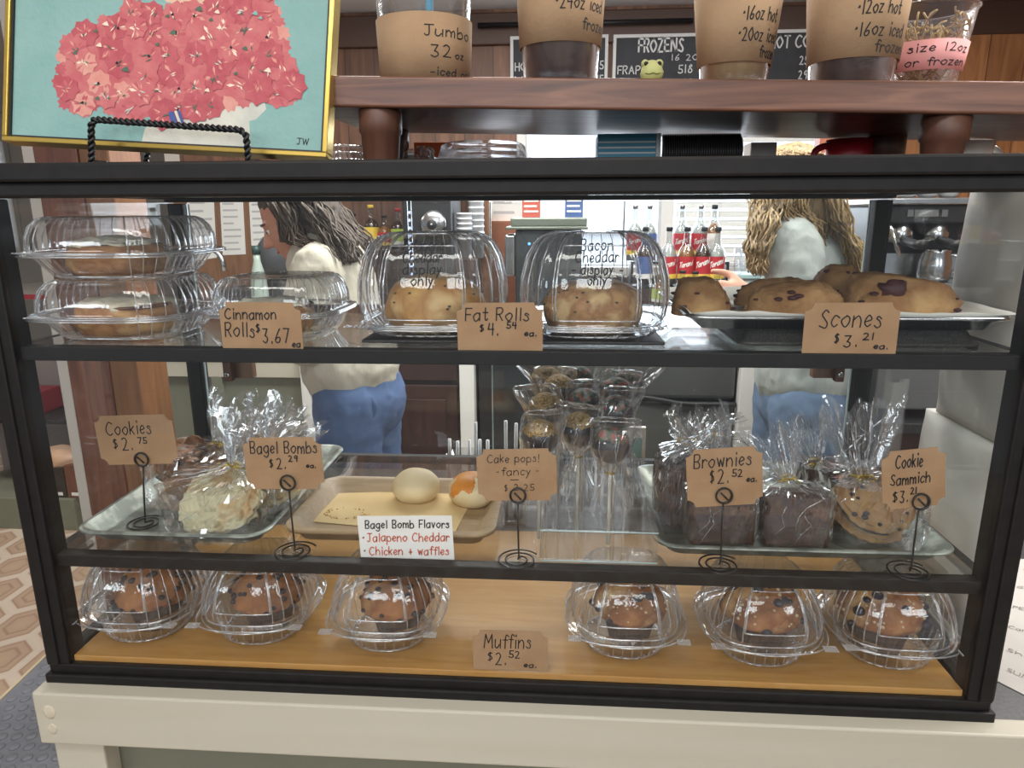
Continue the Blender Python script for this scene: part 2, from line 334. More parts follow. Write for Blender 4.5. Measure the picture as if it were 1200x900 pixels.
struct('ceiling', MB().box((-6.6, -3.2, CEIL), (XR+.1, 6.1, CEIL+.05)), 'ceiling_paint')
struct('trim_1', MB().box((XL, YB-.03, CEIL-.16), (XR, YB, CEIL-.02)), mat('dark_trim', S(74, 50, 38), .5), bevel=.006, label='dark wooden crown board along the top of the panelled wall')
a0, a1 = at(1150, 100, YB-.03).x, XR
struct('wall_panel', MB().box((at(993, 0, YB).x, YB-.025, -.2), (XR, YB, CEIL-.16)), 'pine_light')
# window: frame, mullion, pane; bright sky outside
o = MB(); fw_ = .045
o.box((WX0, YB-.03, WZ0), (WX0+fw_, YB+.08, WZ1)).box((WX1-fw_, YB-.03, WZ0), (WX1, YB+.08, WZ1)).box((WX0+fw_, YB-.03, WZ1-fw_), (WX1-fw_, YB+.08, WZ1)).box((WX0-.02, YB-.08, WZ0-.02), (WX1+.02, YB+.08, WZ0+.02))
mxm = at(781, 250, YB).x; o.box((mxm-.03, YB-.03, WZ0+.02), (mxm+.03, YB+.08, WZ1-fw_))
win = struct('window_1', o, 'white_paint', .004)
p_ = MB().box((WX0+fw_, YB+.04, WZ0+.02), (WX1-fw_, YB+.046, WZ1-fw_)).obj('window_pane', 'glass', win)
MT['sky_glow'] = glow('sky_glow', S(232, 240, 255), 1.9)
struct('sky_exterior', MB().box((WX0-1.2, YB+1.0, -.9), (WX1+1.0, YB+1.05, 1.9)), 'sky_glow')
# blinds on the right-hand sash
MT['slat'] = mat('slat', S(226, 226, 220), .5)
x0, x1 = mxm+.04, WX1-.01
bl = MB(); z = WZ1-.07
while z > WZ0+.05:
    bl.add([(x0, YB-.075, z-.006), (x1, YB-.075, z-.006), (x1, YB-.042, z+.018), (x0, YB-.042, z+.018), (x0, YB-.075, z-.009), (x1, YB-.075, z-.009), (x1, YB-.042, z+.015), (x0, YB-.042, z+.015)],
           [(0,1,2,3), (7,6,5,4), (0,4,5,1), (2,6,7,3)], 0); z -= .043
t = thing('window_blind', 'white horizontal slat blind half open over the bright window', 'blind', (0, 0, 0))
bl.obj('slats', 'slat', t)['kind'] = 'stuff'
MB().box((x0, YB-.085, WZ1-.06), (x1, YB-.035, WZ1-.02)).obj('head_rail', 'white_plastic', t, .003)
MB().box((x0, YB-.075, WZ0+.024), (x1, YB-.045, WZ0+.04)).obj('bottom_rail', 'white_plastic', t, .003)
cds = MB()
for q in (.25, .75): MB().tube([(x0+(x1-x0)*q, YB-.078, WZ0+.03), (x0+(x1-x0)*q, YB-.078, WZ1-.03)], .0015, 5).obj('ladder_cord', 'white_plastic', t)
# window in the far wall at the left with its own blind
q0, q1 = at(-40, 230, 5.95), at(16, 300, 5.95)
struct('window_2', MB().box((q0.x-.4, 5.93, q1.z), (q1.x+.1, 5.99, q0.z+.5)), 'white_paint', label='white framed window seen through the left glass side')
bl = MB(); z = q0.z+.45
while z > q1.z+.05: bl.box((q0.x-.35, 5.89, z), (q1.x+.06, 5.91, z+.06)); z -= .085
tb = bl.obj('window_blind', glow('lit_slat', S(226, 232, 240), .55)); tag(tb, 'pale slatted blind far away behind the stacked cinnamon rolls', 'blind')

# wooden column and boards left of the staff area
yc = .98
c0, c1, c2, c3 = at(66, 430, yc).x, at(79, 430, yc).x, at(127, 430, yc).x, at(160, 430, yc).x
MT['mahogany'] = wood('mahogany', S(84, 50, 40), S(112, 70, 54), 'z', 12, .4, S(128, 82, 62))
struct('column_board', MB().box((c1, yc, FL), (c2, yc+.14, CEIL)), 'mahogany', .004, 'reddish brown upright board behind the cookie tray')
struct('column_face', MB().box((c2, yc+.004, FL), (c3, yc+.14, CEIL)), 'orange_wood', .004, 'lighter orange board beside the reddish upright')
struct('trim_2', MB().box((c0, yc+.002, FL), (c1, yc+.1, CEIL)), 'wall_paint', .003, 'pale strip at the edge of the wooden upright')

# ------------------------------------------------------------------ the front counter
MT['plywood_knot'] = mat('plywood_knot', S(206, 198, 178), .5, col2=S(190, 180, 156), nscale=60, bump=.2, bscale=60)
fc = thing('counter', 'painted wooden counter with cream trim boards and sage panels under the case', 'counter', (0, 0, FL))
h = -FL
MB().box((.012, .012, 0), (1.9, .74, h-.012)).obj('carcass', 'sage', fc)
MB().box((.0, .004, h-.012), (1.92, .76, h)).obj('countertop', 'countertop', fc, .002)
MB().box((-.006, -.024, h-.068), (1.92, .004, h+.004)).obj('trim_board', 'trim_white', fc, .0025)
MB().box((.004, -.016, 0), (.068, .012, h-.069)).obj('corner_board', 'trim_white', fc, .0025)
MB().box((1.1, -.016, 0), (1.17, .012, h-.069)).obj('middle_board', 'trim_white', fc, .0025)
kn = MB()
for i, (dz, r) in enumerate(((-.022, .009), (-.046, .007))):
    kn.ball((.013, -.0235, h+dz), (r, .0018, r*1.2), 2)
kn.obj('wood_knot', 'plywood_knot', fc)

# grey coin mat at the left
MT['rubber'] = mat('rubber', S(128, 131, 138), .5, col2=S(118, 121, 128), nscale=30)
e0, e1 = atz(0, 824, FL), atz(52, 774, FL)
mt = MB(); d = (e1-e0).normalized(); nrm = Vector((d.y, -d.x, 0))
A1 = .36
def mp(a, bq, zz): p = e0+d*a+nrm*bq; return (p.x, p.y, FL+zz)
mt.add([mp(-.9, 0, 0), mp(A1, 0, 0), mp(A1, .42, 0), mp(-.9, .42, 0), mp(-.9, 0, .006), mp(A1, 0, .006), mp(A1, .42, .006), mp(-.9, .42, .006)], [(0,3,2,1), (4,5,6,7), (0,1,5,4), (1,2,6,5), (2,3,7,6), (3,0,4,7)])
for i in range(44):
    for j in range(10):
        p = mp(-.87+i*.04, .03+j*.042+(i % 2)*.021, .006)
        if p[0] < -.03 and -.87+i*.04 < A1-.02: mt.lathe([(.0145, -.001), (.0145, .0018), (.012, .0028)], 12, p)
tag(mt.obj('floor_mat', 'rubber'), 'grey rubber floor mat with raised round studs beside the counter', 'mat')
tag(MB().add([mp(-.9, -.012, 0), mp(A1, -.012, 0), mp(A1, -.002, 0), mp(-.9, -.002, 0), mp(-.9, -.012, .008), mp(A1, -.012, .008), mp(A1, -.002, .008), mp(-.9, -.002, .008)], [(0,3,2,1), (4,5,6,7), (0,1,5,4), (1,2,6,5), (2,3,7,6), (3,0,4,7)]).obj('edge_strip', mat('edge_strip', S(206, 190, 160), .5)), 'pale strip along the edge of the patterned floor by the mat', 'edging')

# ------------------------------------------------------------------ back counter run, seen under the top shelf
YK = 2.1
kx = lambda px: at(px, 470, YK).x
MT['dark_cab'] = wood('dark_cab', S(44, 26, 22), S(60, 36, 30), 'z', 10, .5)
MT['appliance'] = mat('appliance', S(92, 94, 92), .4, .3, col2=S(84, 86, 84), nscale=4)
t = thing('sink_cabinet', 'sage painted sink cabinet with cream trim behind the left sliding door', 'cabinet', (0, 0, FL))
x0, x1 = kx(140), kx(357)
MB().box((x0, YK+.02, 0), (x1, YB-.02, h-.03)).obj('body', 'sage', t)
MB().box((x0, YK, h-.115), (x1, YK+.02, h-.03)).obj('trim_board', 'trim_white', t, .002)
MB().box((x0, YK-.01, h-.03), (x1, YB-.02, h)).obj('worktop', 'trim_white', t, .003)
MB().box((kx(250), YK, .06), (kx(262), YK+.021, h-.115)).obj('stile', 'sage', t, .002)
def post(pa, pb, lab): tag(MB().box((kx(pa), YK-.03, FL), (kx(pb), YK+.04, .0)).obj('upright_post', 'white_paint', bevel=.003), lab, 'post')
post(357, 367, 'slim white upright post at the end of the sage sink cabinet')
post(540, 557, 'white upright post beside the dark brown cabinet doors')
post(864, 886, 'white upright post between the grey appliance and the grey-shirted person')
post(1014, 1031, 'white upright post nearest the right end of the case')
t = thing('base_cabinet', 'dark brown wooden base cabinet behind the white-shirted person', 'cabinet', (0, 0, FL))
x0, x1 = kx(368), kx(539)
MB().box((x0, YK+.02, 0), (x1, YB-.02, h)).obj('body', 'dark_cab', t)
for i in range(2):
    a, bq = x0+(x1-x0)*i/2+.01, x0+(x1-x0)*(i+1)/2-.01
    dr = MB().box((a, YK, .1), (bq, YK+.02, h-.14)).box((a+.05, YK-.006, .16), (bq-.05, YK, h-.2)).obj('door', 'dark_cab', t, .004)
    MB().tube([(a+.03, YK-.02, h-.3), (a+.03, YK-.02, h-.2)], .005, 8).obj('handle', 'steel', dr)
MB().box((x0+.01, YK, h-.12), (x1-.01, YK+.02, h-.03)).obj('drawer', 'dark_cab', t, .004)
t = thing('refrigerator', 'grey undercounter appliance with a curved dark lid line behind the cake pops', 'appliance', (0, 0, FL))
x0, x1 = kx(560), kx(862)
MB().box((x0, YK+.03, .05), (kx(634), YB-.02, h)).obj('side_bay', 'black', t, .01)
MB().box((kx(636), YK, .05), (x1, YB-.02, h-.2)).obj('body', 'appliance', t, .03, 4)
lid = MB(); n = 16; pts = []
for i in range(n+1):
    u = i/n; pts.append((kx(640)+(x1-kx(640))*u, YK-.006, h-.205+.035*sin(pi*min(1, u*1.4))))
lid.tube(pts, .012, 8); lid.obj('door_gasket', 'black', t)
MB().box((kx(638), YK+.005, h-.19), (x1-.002, YB-.02, h-.002)).obj('lid', 'appliance', t, .02, 3)
t = thing('wine_cooler', 'black cooler front behind the jeans of the grey-shirted person', 'appliance', (0, 0, FL))
x0, x1 = kx(887), kx(1013)
MB().box((x0, YK, .05), (x1, YB-.02, h)).obj('body', 'black', t, .01)
MB().tube([(x0+.03, YK-.03, .2), (x0+.03, YK-.03, h-.1)], .008, 8).obj('handle', 'dark_metal', t)
t = thing('base_cabinet', 'dark brown base cabinet at the right end of the back counter', 'cabinet', (0, 0, FL))
MB().box((kx(1033), YK+.02, 0), (kx(1200), YB-.03, h)).obj('body', 'dark_cab', t)
MB().box((kx(1036), YK, .1), (kx(1198), YK+.02, h-.05)).obj('door', 'dark_cab', t, .004)
tag(MB().box((kx(368), YK-.015, .0), (kx(1200), YB-.02, .028)).obj('worktop', mat('worktop', S(60, 54, 52), .35, col2=S(76, 70, 66), nscale=90), bevel=.003), 'dark worktop running along the wall behind the staff', 'worktop')
# ================================================================== DISPLAY CASE
CW, CDP, CH, ZM, ZT, ZBD = 1.12, .416, .617, .172, .424, .036
case = thing('display_case', 'large black framed glass bakery case with two glass shelves on the counter', 'display case', (0, 0, 0))
bf = 'black_frame'
for x in (0, CW-.03):
    MB().box((x, 0, .0275), (x+.03, .03, CH-.035)).box((x+.003 if x == 0 else x+.012, -.003, .0275), (x+.018 if x == 0 else x+.027, .002, CH-.035)).obj('front_post', bf, case, .002)
    MB().box((x+.003, CDP-.026, .03), (x+.027, CDP, CH-.036)).obj('rear_post', bf, case, .002)
MB().box((-.002, -.004, .0006), (CW+.002, .03, .0155)).box((.002, .001, .014), (CW-.002, .03, .0275)).obj('bottom_front_rail', bf, case, .002)
MB().box((.0, CDP-.03, .0006), (CW, CDP, .03)).obj('bottom_rear_rail', bf, case, .003)
for x in (0, CW-.02): MB().box((x, .03, .0006), (x+.02, CDP-.03, .03)).obj('bottom_side_rail', bf, case, .002)
MB().box((-.003, -.006, CH-.019), (CW+.003, .034, CH)).box((0, 0, CH-.0345), (CW, .03, CH-.019)).obj('top_front_rail', bf, case, .003)
MB().box((0, CDP-.03, CH-.034), (CW, CDP, CH)).obj('top_rear_rail', bf, case, .003)
for x in (0, CW-.024): MB().box((x, .03, CH-.03), (x+.024, CDP-.03, CH)).obj('top_side_rail', bf, case, .002)
MB().box((.024, .034, CH-.008), (CW-.024, CDP-.03, CH-.001)).obj('top_panel', bf, case)
MB().box((.0305, .0035, .028), (CW-.0305, .0065, CH-.035)).obj('front_glass', 'glass', case)
for x in (.006, CW-.009): MB().box((x, .031, .031), (x+.003, CDP-.027, CH-.031)).obj('side_glass', 'glass', case)
MB().box((.031, .0075, .0278), (CW-.031, CDP-.031, ZBD)).obj('floor_board', 'board', case, .001)
for zt, nm in ((ZM, 'lower_shelf'), (ZT, 'upper_shelf')):
    fr = MB(); fr.box((.018, .009, zt-.016), (CW-.018, .025, zt-.0004)).box((.03, CDP-.042, zt-.014), (CW-.03, CDP-.03, zt-.0004))
    for x in (.013, CW-.025): fr.box((x, .025, zt-.014), (x+.012, CDP-.042, zt-.0004))
    sh = fr.obj(nm, bf, case, .0012)
    MB().box((.0255, .0255, zt-.007), (CW-.0255, CDP-.0425, zt-.0005)).obj('shelf_glass', 'shelf_glass', sh)
    for x in (.002, CW-.012):
        for y in (.07, .3): MB().box((x, y, zt-.026), (x+.022 if x < .5 else x+.01, y+.012, zt-.018)).obj('shelf_bracket', bf, sh)
# two sliding rear doors of plain glass, each with a screwed wooden pull
xa, xb = at(730, 300, CDP-.016).x, at(575, 300, CDP-.01).x
for k, (x0, x1, y, hp) in enumerate(((.03, xa, CDP-.018, 283), (xb, CW-.03, CDP-.012, 967))):
    d = MB().box((x0, y, .032), (x1, y+.003, CH-.036)).obj('sliding_door', 'glass', case)
    for xe in (x0-.0006, x1-.0012): MB().box((xe, y-.0004, .032), (xe+.0018, y+.0034, CH-.036)).obj('polished_edge', 'glass_edge', d)
    hx = at(hp, 440, y).x; hz = at(hp, 444, y).z; s = 1 if k == 0 else -1
    hd_ = MB().box((hx-.018, y+.0032, hz), (hx+.018, y+.02, hz+.05)).obj('pull', 'orange_wood', d, .002)
    MB().box((hx-.018*s-.007, y-.014, hz-.002), (hx-.018*s+.007, y-.0002, hz+.05)).obj('pull_block', 'walnut_leg', hd_, .002)
    scw = MB(); c = (hx-.018*s, y-.0145, hz+.01)
    scw.ball(c, (.0048, .002, .0048), 2).box((c[0]-.003, c[1]-.0024, c[2]-.0006), (c[0]+.003, c[1]-.0016, c[2]+.0006), 1).box((c[0]-.0006, c[1]-.0024, c[2]-.003), (c[0]+.0006, c[1]-.0016, c[2]+.003), 1)
    scw.obj('screw', ['steel', 'black'], hd_)
# led dots added at the rear glass imitate a reflection in the front glass
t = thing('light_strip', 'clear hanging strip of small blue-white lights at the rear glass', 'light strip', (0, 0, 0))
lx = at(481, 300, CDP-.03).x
MB().box((lx-.003, CDP-.026, ZT+.001), (lx+.003, CDP-.0235, CH-.034)).obj('strip', 'acrylic', t)  # made-up carrier for the imitated reflection
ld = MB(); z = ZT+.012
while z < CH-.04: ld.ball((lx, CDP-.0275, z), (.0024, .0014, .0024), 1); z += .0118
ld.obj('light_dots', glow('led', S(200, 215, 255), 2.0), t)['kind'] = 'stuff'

# ------------------------------------------------------------------ price cards
def notched(w, h, r, b=True):
    pts = []
    for cx, cy, a0 in ((0, 0, pi/2), (w, 0, pi), (w, h, 3*pi/2), (0, h, 2*pi)):
        if not b and cy == 0: pts.append((cx, cy)); continue
        for k in range(6): a = a0 - (pi/2)*k/5; pts.append((cx+r*cos(a), cy+r*sin(a)))
    return pts
def price_card(BL, BR, TL, y, lines, label, notch_bottom=True, m='kraft', r=.0085, name='price_card', ink='ink', lean=.0, bw=.00135):
    a, b, c = at(*BL, y), at(*BR, y), at(*TL, y)
    w, h = (b-a).length, (c-a).length; roll = atan2(b.z-a.z, b.x-a.x)
    t = thing(name, label, 'price card' if name == 'price_card' else 'sign card', a, 0, 'handwritten kraft price cards' if name == 'price_card' else None, rot=(-lean, -roll, 0))
    sk = (c-a).dot((b-a).normalized())/h
    P = notched(w, h, r, notch_bottom) if r else [(0, 0), (w, 0), (w, h), (0, h)]
    MB().prism(P, .0008).obj('card', m, t)
    inks = [ink] if isinstance(ink, str) else ink; wr = MB()
    for ln in lines:
        s, u0, u1, v, hh = ln[:5]
        write(wr, s, u0*w, v*h, hh*h, bw, lambda u, vv: (u, -.0005, vv), ln[5] if len(ln) > 5 else 0, width=(u1-u0)*w)
    wr.obj('lettering', inks, t)
    return t
price_card((262, 414), (356, 415), (257, 354), .0125, [('Cinnamon', .07, .70, .68, .2), ('Rolls', .05, .42, .33, .27), ('$', .44, .49, .44, .15), ('3.67', .51, .84, .22, .27), ('ea', .87, .97, .14, .12)], 'kraft card reading Cinnamon Rolls before the leftmost pastry boxes on the upper shelf', False)
price_card((537, 417), (636, 417), (535, 355), .0125, [('Fat Rolls', .1, .85, .67, .23), ('$', .27, .32, .48, .12), ('4.', .36, .5, .40, .22), ('54', .58, .7, .52, .12), ('ea.', .79, .94, .38, .1)], 'kraft card reading Fat Rolls between the two domed roll boxes', False)
price_card((939, 418), (1049, 418), (945, 355), .0125, [('Scones', .16, .82, .55, .33), ('$', .34, .39, .28, .16), ('3.', .44, .6, .19, .21), ('21', .64, .76, .32, .12), ('ea.', .76, .92, .15, .1)], 'kraft card reading Scones before the tray of scones on the upper shelf', False)
price_card((555, 784), (642, 787), (553, 738), .0085, [('Muffins', .15, .78, .57, .34), ('$', .2, .27, .26, .2), ('2.', .3, .46, .14, .3), ('52', .48, .63, .33, .17), ('ea.', .68, .86, .1, .12)], 'kraft card reading Muffins standing at the front of the bottom board', False)

# ------------------------------------------------------------------ wire stands for the cards on the lower shelf
def card_stand(bx, by, loop, label, r=.0255, lr=.009, base_z=ZM):
    b = atz(bx, by, base_z); b.z = base_z
    t = thing('wire_card_stand', label, 'card stand', b, 0, 'spiral wire card stands on the lower shelf')
    wr = .0011; pts = []
    for i in range(76):
        a = i/75*2*pi*2.1+.6; rr = r-(r-.009)*i/75; pts.append((rr*cos(a), rr*sin(a), wr+.0003))
    MB().tube(pts, wr, 6).obj('spiral_base', 'wire', t)
    top = at(*loop, b.y)-b; st = [(pts[-1][0], pts[-1][1], wr), (0, 0, wr+.001), (.001, 0, .006), (top.x*.6, top.y*.6, top.z*.6), (top.x, top.y, top.z-lr)]
    MB().tube(st, wr, 6).obj('stem', 'wire', t)
    lp = [(top.x+lr*(1-.012*i/8)*sin(i/24*2*pi), top.y-.0034+.0018*(i/62), top.z-lr*cos(i/24*2*pi)) for i in range(63)]
    MB().tube(lp, wr, 6).obj('clip_loop', 'wire', t)
    bar = [(top.x-.004, top.y-.0040, top.z+.004), (top.x+.004, top.y-.0040, top.z-.004)]
    MB().tube(bar, wr, 6).obj('clip_bar', 'wire', t)
    return b.y
y1 = card_stand(170, 614, (167, 538), 'black wire stand with flat spiral base holding the Cookies card', .024, base_z=ZM+.0022)
y2 = card_stand(345, 647, (338, 565), 'black wire stand with flat spiral base holding the Bagel Bombs card')
y3 = card_stand(607, 657, (607, 580), 'black wire stand with flat spiral base holding the Cake pops card')
y4 = card_stand(843, 663, (848, 580), 'black wire stand with flat spiral base holding the Brownies card')
y5 = card_stand(1066, 671, (1078, 587), 'black wire stand with flat spiral base holding the Cookie Sammich card')
price_card((120, 545), (210, 543), (115, 488), y1, [('Cookies', .14, .72, .62, .26), ('$', .2, .26, .36, .18), ('2.', .31, .46, .3, .25), ('75', .52, .64, .43, .12)], 'kraft card reading Cookies held over the left metal tray')
price_card((291, 573), (381, 573), (289, 513), y2, [('Bagel Bombs', .09, .95, .7, .22), ('$', .32, .37, .44, .15), ('2.', .41, .54, .40, .2), ('29', .57, .69, .54, .11), ('ea.', .79, .92, .42, .08)], 'kraft card reading Bagel Bombs held before the long wooden tray')
price_card((561, 587), (653, 586), (560, 527), y3, [('Cake pops!', .14, .8, .75, .15), ('-', .24, .28, .52, .12), ('fancy', .31, .68, .5, .15), ('-', .74, .78, .53, .12), ('_', .42, .52, .42, .1), ('$', .34, .38, .2, .12), ('2.25', .46, .72, .2, .12)], 'kraft card reading Cake pops in fine script held before the cake pops', bw=.0008)
price_card((806, 595), (894, 590), (802, 528), y4, [('Brownies', .1, .86, .69, .23), ('$', .31, .37, .44, .2), ('2.', .41, .57, .40, .24), ('52', .6, .74, .5, .12), ('ea.', .79, .93, .4, .09)], 'kraft card reading Brownies held before the bagged brownies')
price_card((1034, 598), (1108, 591), (1041, 530), y5, [('Cookie', .22, .64, .70, .22), ('Sammich', .13, .76, .42, .18), ('$', .17, .25, .15, .16), ('3.', .28, .42, .11, .2), ('21', .45, .55, .24, .11)], 'kraft card reading Cookie Sammich held over the right metal tray')
price_card((424, 664), (533, 664), (420, 605), .0262, [('Bagel Bomb Flavors', .08, .97, .77, .15), ('*', .03, .07, .52, .12, 1), ('Jalapeno Cheddar', .09, .96, .51, .16, 1), ('*', .03, .07, .26, .12, 1), ('Chicken + waffles', .1, .95, .24, .16, 1)],
           'white paper card listing the two bagel bomb flavors in black and red', m='white_card', r=0, name='flavor_card', ink=['ink', 'red_ink'], bw=.0013)

# ------------------------------------------------------------------ trays
def rrect(cx, cy, hx, hy, r, z, n=8):
    pts = []
    for sx, sy, a0 in ((1, 1, 0), (-1, 1, pi/2), (-1, -1, pi), (1, -1, 3*pi/2)):
        for k in range(n+1): a = a0+pi/2*k/n; pts.append((cx+sx*(hx-r)+r*cos(a), cy+sy*(hy-r)+r*sin(a), z))
    return pts
def tray(name, label, cx, cy, hx, hy, z, hgt, m, r=.03, slope=.014, lip=.006, th=.002):
    t = thing(name, label, 'tray', (cx, cy, z))
    o = MB(); R = lambda d, zz: rrect(0, 0, hx-d, hy-d, max(.006, r-d*.6), zz)
    o.loft([R(slope+lip, 0), R(slope+lip-.002, .001), R(lip, hgt-.001), R(.0005, hgt-.001), R(0, hgt-.002+th), R(.001, hgt+th*.6), R(lip+th*.5, hgt+th*.6), R(slope+lip+th*.6, th)], 0)
    return t, o
t, o = tray('metal_tray', 'galvanized metal tray holding the bagged cookies', .1535, .203, .1225, .172, ZM, .0165, 'galv'); o.obj('pan', 'galv', t)
t, o = tray('metal_tray', 'galvanized metal tray holding the brownies and cookie sandwich', .912, .172, .172, .137, ZM, .0165, 'galv'); o.obj('pan', 'galv', t)
t, o = tray('wooden_tray', 'light wooden tray with rounded corners holding two bagel bombs', .421, .136, .131, .09, ZM, .017, 'bamboo', .026, .012, .007, .006); o.obj('tray_body', 'bamboo', t)
pp = MB(); A = [atz(px, py, ZM+.0068) for px, py in ((366, 611), (532, 626), (560, 572), (397, 578))]
pp.add([(q.x, q.y, ZM+.0064) for q in A]+[(q.x, q.y, ZM+.0068) for q in A], [(3,2,1,0), (4,5,6,7), (0,1,5,4), (1,2,6,5), (2,3,7,6), (3,0,4,7)])
tag(pp.obj('parchment_sheet', 'parchment'), 'tan parchment sheet lying in the wooden tray under the bagel bombs', 'paper')
cr = MB()
for i in range(46):
    a = random.uniform(0, 2*pi); q = atz(405+28*cos(a)*random.uniform(.7, 1), 601+7*sin(a)*random.uniform(.7, 1), ZM+.008); cr.ball((q.x, q.y, ZM+.0074), random.uniform(.0006, .0014), 1)
o = cr.obj('crumbs', mat('crumb', S(190, 158, 110), .9)); tag(o, 'ring of crumbs left on the parchment where a bagel bomb was', 'crumbs'); o['kind'] = 'stuff'
# upper shelf, right: dark riser, sheet pan, baking paper
t = thing('sheet_pan', 'steel sheet pan lined with baking paper under the scones', 'tray', (.935, .172, ZT+.0165))
o = MB(); hx, hy, r = .17, .128, .022; R = lambda d, zz: rrect(0, 0, hx-d, hy-d, max(.008, r-d*.5), zz)
o.loft([R(.018, 0), R(.006, .0125), R(.0, .0125), R(-.0012, .0142), R(.0, .016), R(.003, .016), R(.006, .0142), R(.0185, .0012)], 0); o.obj('pan', 'steel', t)
bp_ = MB(); nx, ny = 60, 16; vs = []
for j in range(ny+1):
    for i in range(nx+1):
        u, v = i/nx*2-1, j/ny*2-1; e = max(abs(u), abs(v)); x, y = u*(hx-.001), v*(hy-.001)
        z = .003+max(0, e-.86)*.11+.0022*max(0, e-.8)/.2*(1+nz((x, y, 0), 45, 2))+.0012*nz((x, y, 0), 30)
        if v < -.9: z += .0035*nz((x, 0, 0), 24, 5)
        vs.append((x, y, z))
bp_.add(vs, [(j*(nx+1)+i, j*(nx+1)+i+1, (j+1)*(nx+1)+i+1, (j+1)*(nx+1)+i) for j in range(ny) for i in range(nx)], 0, True)
ob = bp_.obj('baking_paper', 'baking_paper', loc=(.935, .172, ZT+.0168)); tag(ob, 'crinkled white baking paper lining the steel pan of scones', 'paper')
so = ob.modifiers.new('thickness', 'SOLIDIFY'); so.thickness = .0003
t = thing('black_tray', 'black speckled tray upside down under the scone pan', 'tray', (.95, .165, ZT))
o = MB(); o.loft([rrect(0, 0, .128, .115, .016, 0), rrect(0, 0, .128, .115, .016, .003), rrect(0, 0, .124, .111, .014, .004), rrect(0, 0, .118, .105, .012, .015), rrect(0, 0, .116, .103, .012, .0162)], 0)
o.obj('tray_body', mat('speckle', S(34, 34, 34), .5, col2=S(62, 60, 56), nscale=500, lo=.5, hi=.6), t)
tag(MB().box((.405, .045, ZT), (.742, .175, ZT+.004)).obj('black_tray', 'black', bevel=.002), 'thin flat black tray under the two domed roll boxes', 'tray')
# ================================================================== PASTRY BOXES
def srad(th, e): return (abs(cos(th))**e+abs(sin(th))**e)**(-1/e)
def shell(prof, e, k, amp, n=160, mask=None, cap=(False, False)):
    "prof: (half width, z, rib share); square-round rings with ribs"
    mb = MB(); rings = []
    for a, z, rs in prof:
        rg = []
        for j in range(n):
            th = 2*pi*j/n; r = a*srad(th, e)
            if rs and amp:
                g = max(0, cos(k*th))**2; r += amp*rs*g*(mask(th) if mask else 1)
            rg.append((r*cos(th), r*sin(th), z))
        rings.append(rg)
    mb.loft(rings, 0, True, cap)
    if k and amp:
        for m_ in range(k):
            th = 2*pi*m_/k
            if mask and mask(th) < .5: continue
            run = [(a, z, rs) for a, z, rs in prof if rs > 0]
            if len(run) > 1: mb.tube([((a*srad(th, e)+amp*rs+.0003)*cos(th), (a*srad(th, e)+amp*rs+.0003)*sin(th), z) for a, z, rs in run], .00055, 5, 1)
    return mb
def rim(mb, a, z, e, r=.0009, n=96): mb.tube([(a*srad(2*pi*j/n, e)*cos(2*pi*j/n), a*srad(2*pi*j/n, e)*sin(2*pi*j/n), z) for j in range(n)], r, 6, 1, closed=True)
def panel_lines(mb, prof, e, th0, zlo):
    "raised outline of the smooth front panel and its ledge"
    run = [(a, z) for a, z, rs in prof if z >= zlo]
    for s in (-1, 1):
        th = -pi/2+s*th0; mb.tube([((a*srad(th, e)+.0012)*cos(th), (a*srad(th, e)+.0012)*sin(th), z) for a, z in run[:-2]], .001, 6, 1)
    for a, z in (run[0], run[len(run)//2], run[-3]):
        mb.tube([((a*srad(-pi/2+th0*q/10, e)+.001)*cos(-pi/2+th0*q/10), (a*srad(-pi/2+th0*q/10, e)+.001)*sin(-pi/2+th0*q/10), z) for q in range(-10, 11)], .0008, 6, 1)
def corner_mask(th): return min(1, max(0, (abs(sin(2*th))-.25)*4))
def front_mask(th): d = abs((th+pi/2+pi) % (2*pi)-pi); return min(1, max(0, (d-.42)*5))
def tab(mb, x, y, z, sx, sy):
    mb.box((x-sx/2, y-sy/2, z), (x+sx/2, y+sy/2, z+.0006))
    for i in range(6):
        for j in range(4): mb.ball((x-sx/2+sx*(i+.5)/6, y-sy/2+sy*(j+.5)/4, z+.0008), (.0012, .0012, .001), 1, 1)
def pastry_box(label, loc, base, lid, e, k, amp, flange, group, e2=None, mask=None, tabs=(), rz=0, m='rib_plastic', name='clamshell_box', lidname='lid', k2=None, panel=None):
    t = thing(name, label, 'plastic box', loc, rz, group); fz = base[-1][1]; fa = flange
    bs_ = shell(base+[(base[-1][0]+.002, fz, 0), (fa-.001, fz, 0), (fa, fz-.002, 0)], e, k, amp, mask=None if panel else mask, cap=(True, False))
    rim(bs_, fa, fz-.001, e); rim(bs_, base[1][0], base[1][1]+.001, e, .0012)
    for j in range(40): bs_.ball(((base[0][0]+.002)*srad(2*pi*j/40, e)*cos(2*pi*j/40), (base[0][0]+.002)*srad(2*pi*j/40, e)*sin(2*pi*j/40), .002), (.0022, .0022, .0014), 1, 1)
    bs_.obj('base', [m, 'plastic_edge'], t)
    ls_ = shell([(fa, fz+.0008-.001, 0), (fa-.0008, fz+.0014, 0), (lid[0][0]+.003, fz+.0014, 0)]+lid, e2 or e, k2 or k, amp, mask=mask, cap=(False, True))
    rim(ls_, fa-.0002, fz+.0016, e2 or e); rim(ls_, lid[0][0], lid[0][1], e2 or e, .0011)
    if panel: panel_lines(ls_, lid, e2 or e, *panel)
    ls_.obj(lidname, [m, 'plastic_edge'], t)
    if tabs:
        for x, y, sx, sy in tabs: q = MB(); tab(q, x, y, fz+.0025, sx, sy); q.obj('closing_tab', [m, 'plastic_edge'], t)
    return t
cb = [(.058, .0004, 0), (.064, .002, .3), (.068, .008, 1), (.080, .0265, 1), (.081, .0275, .2)]
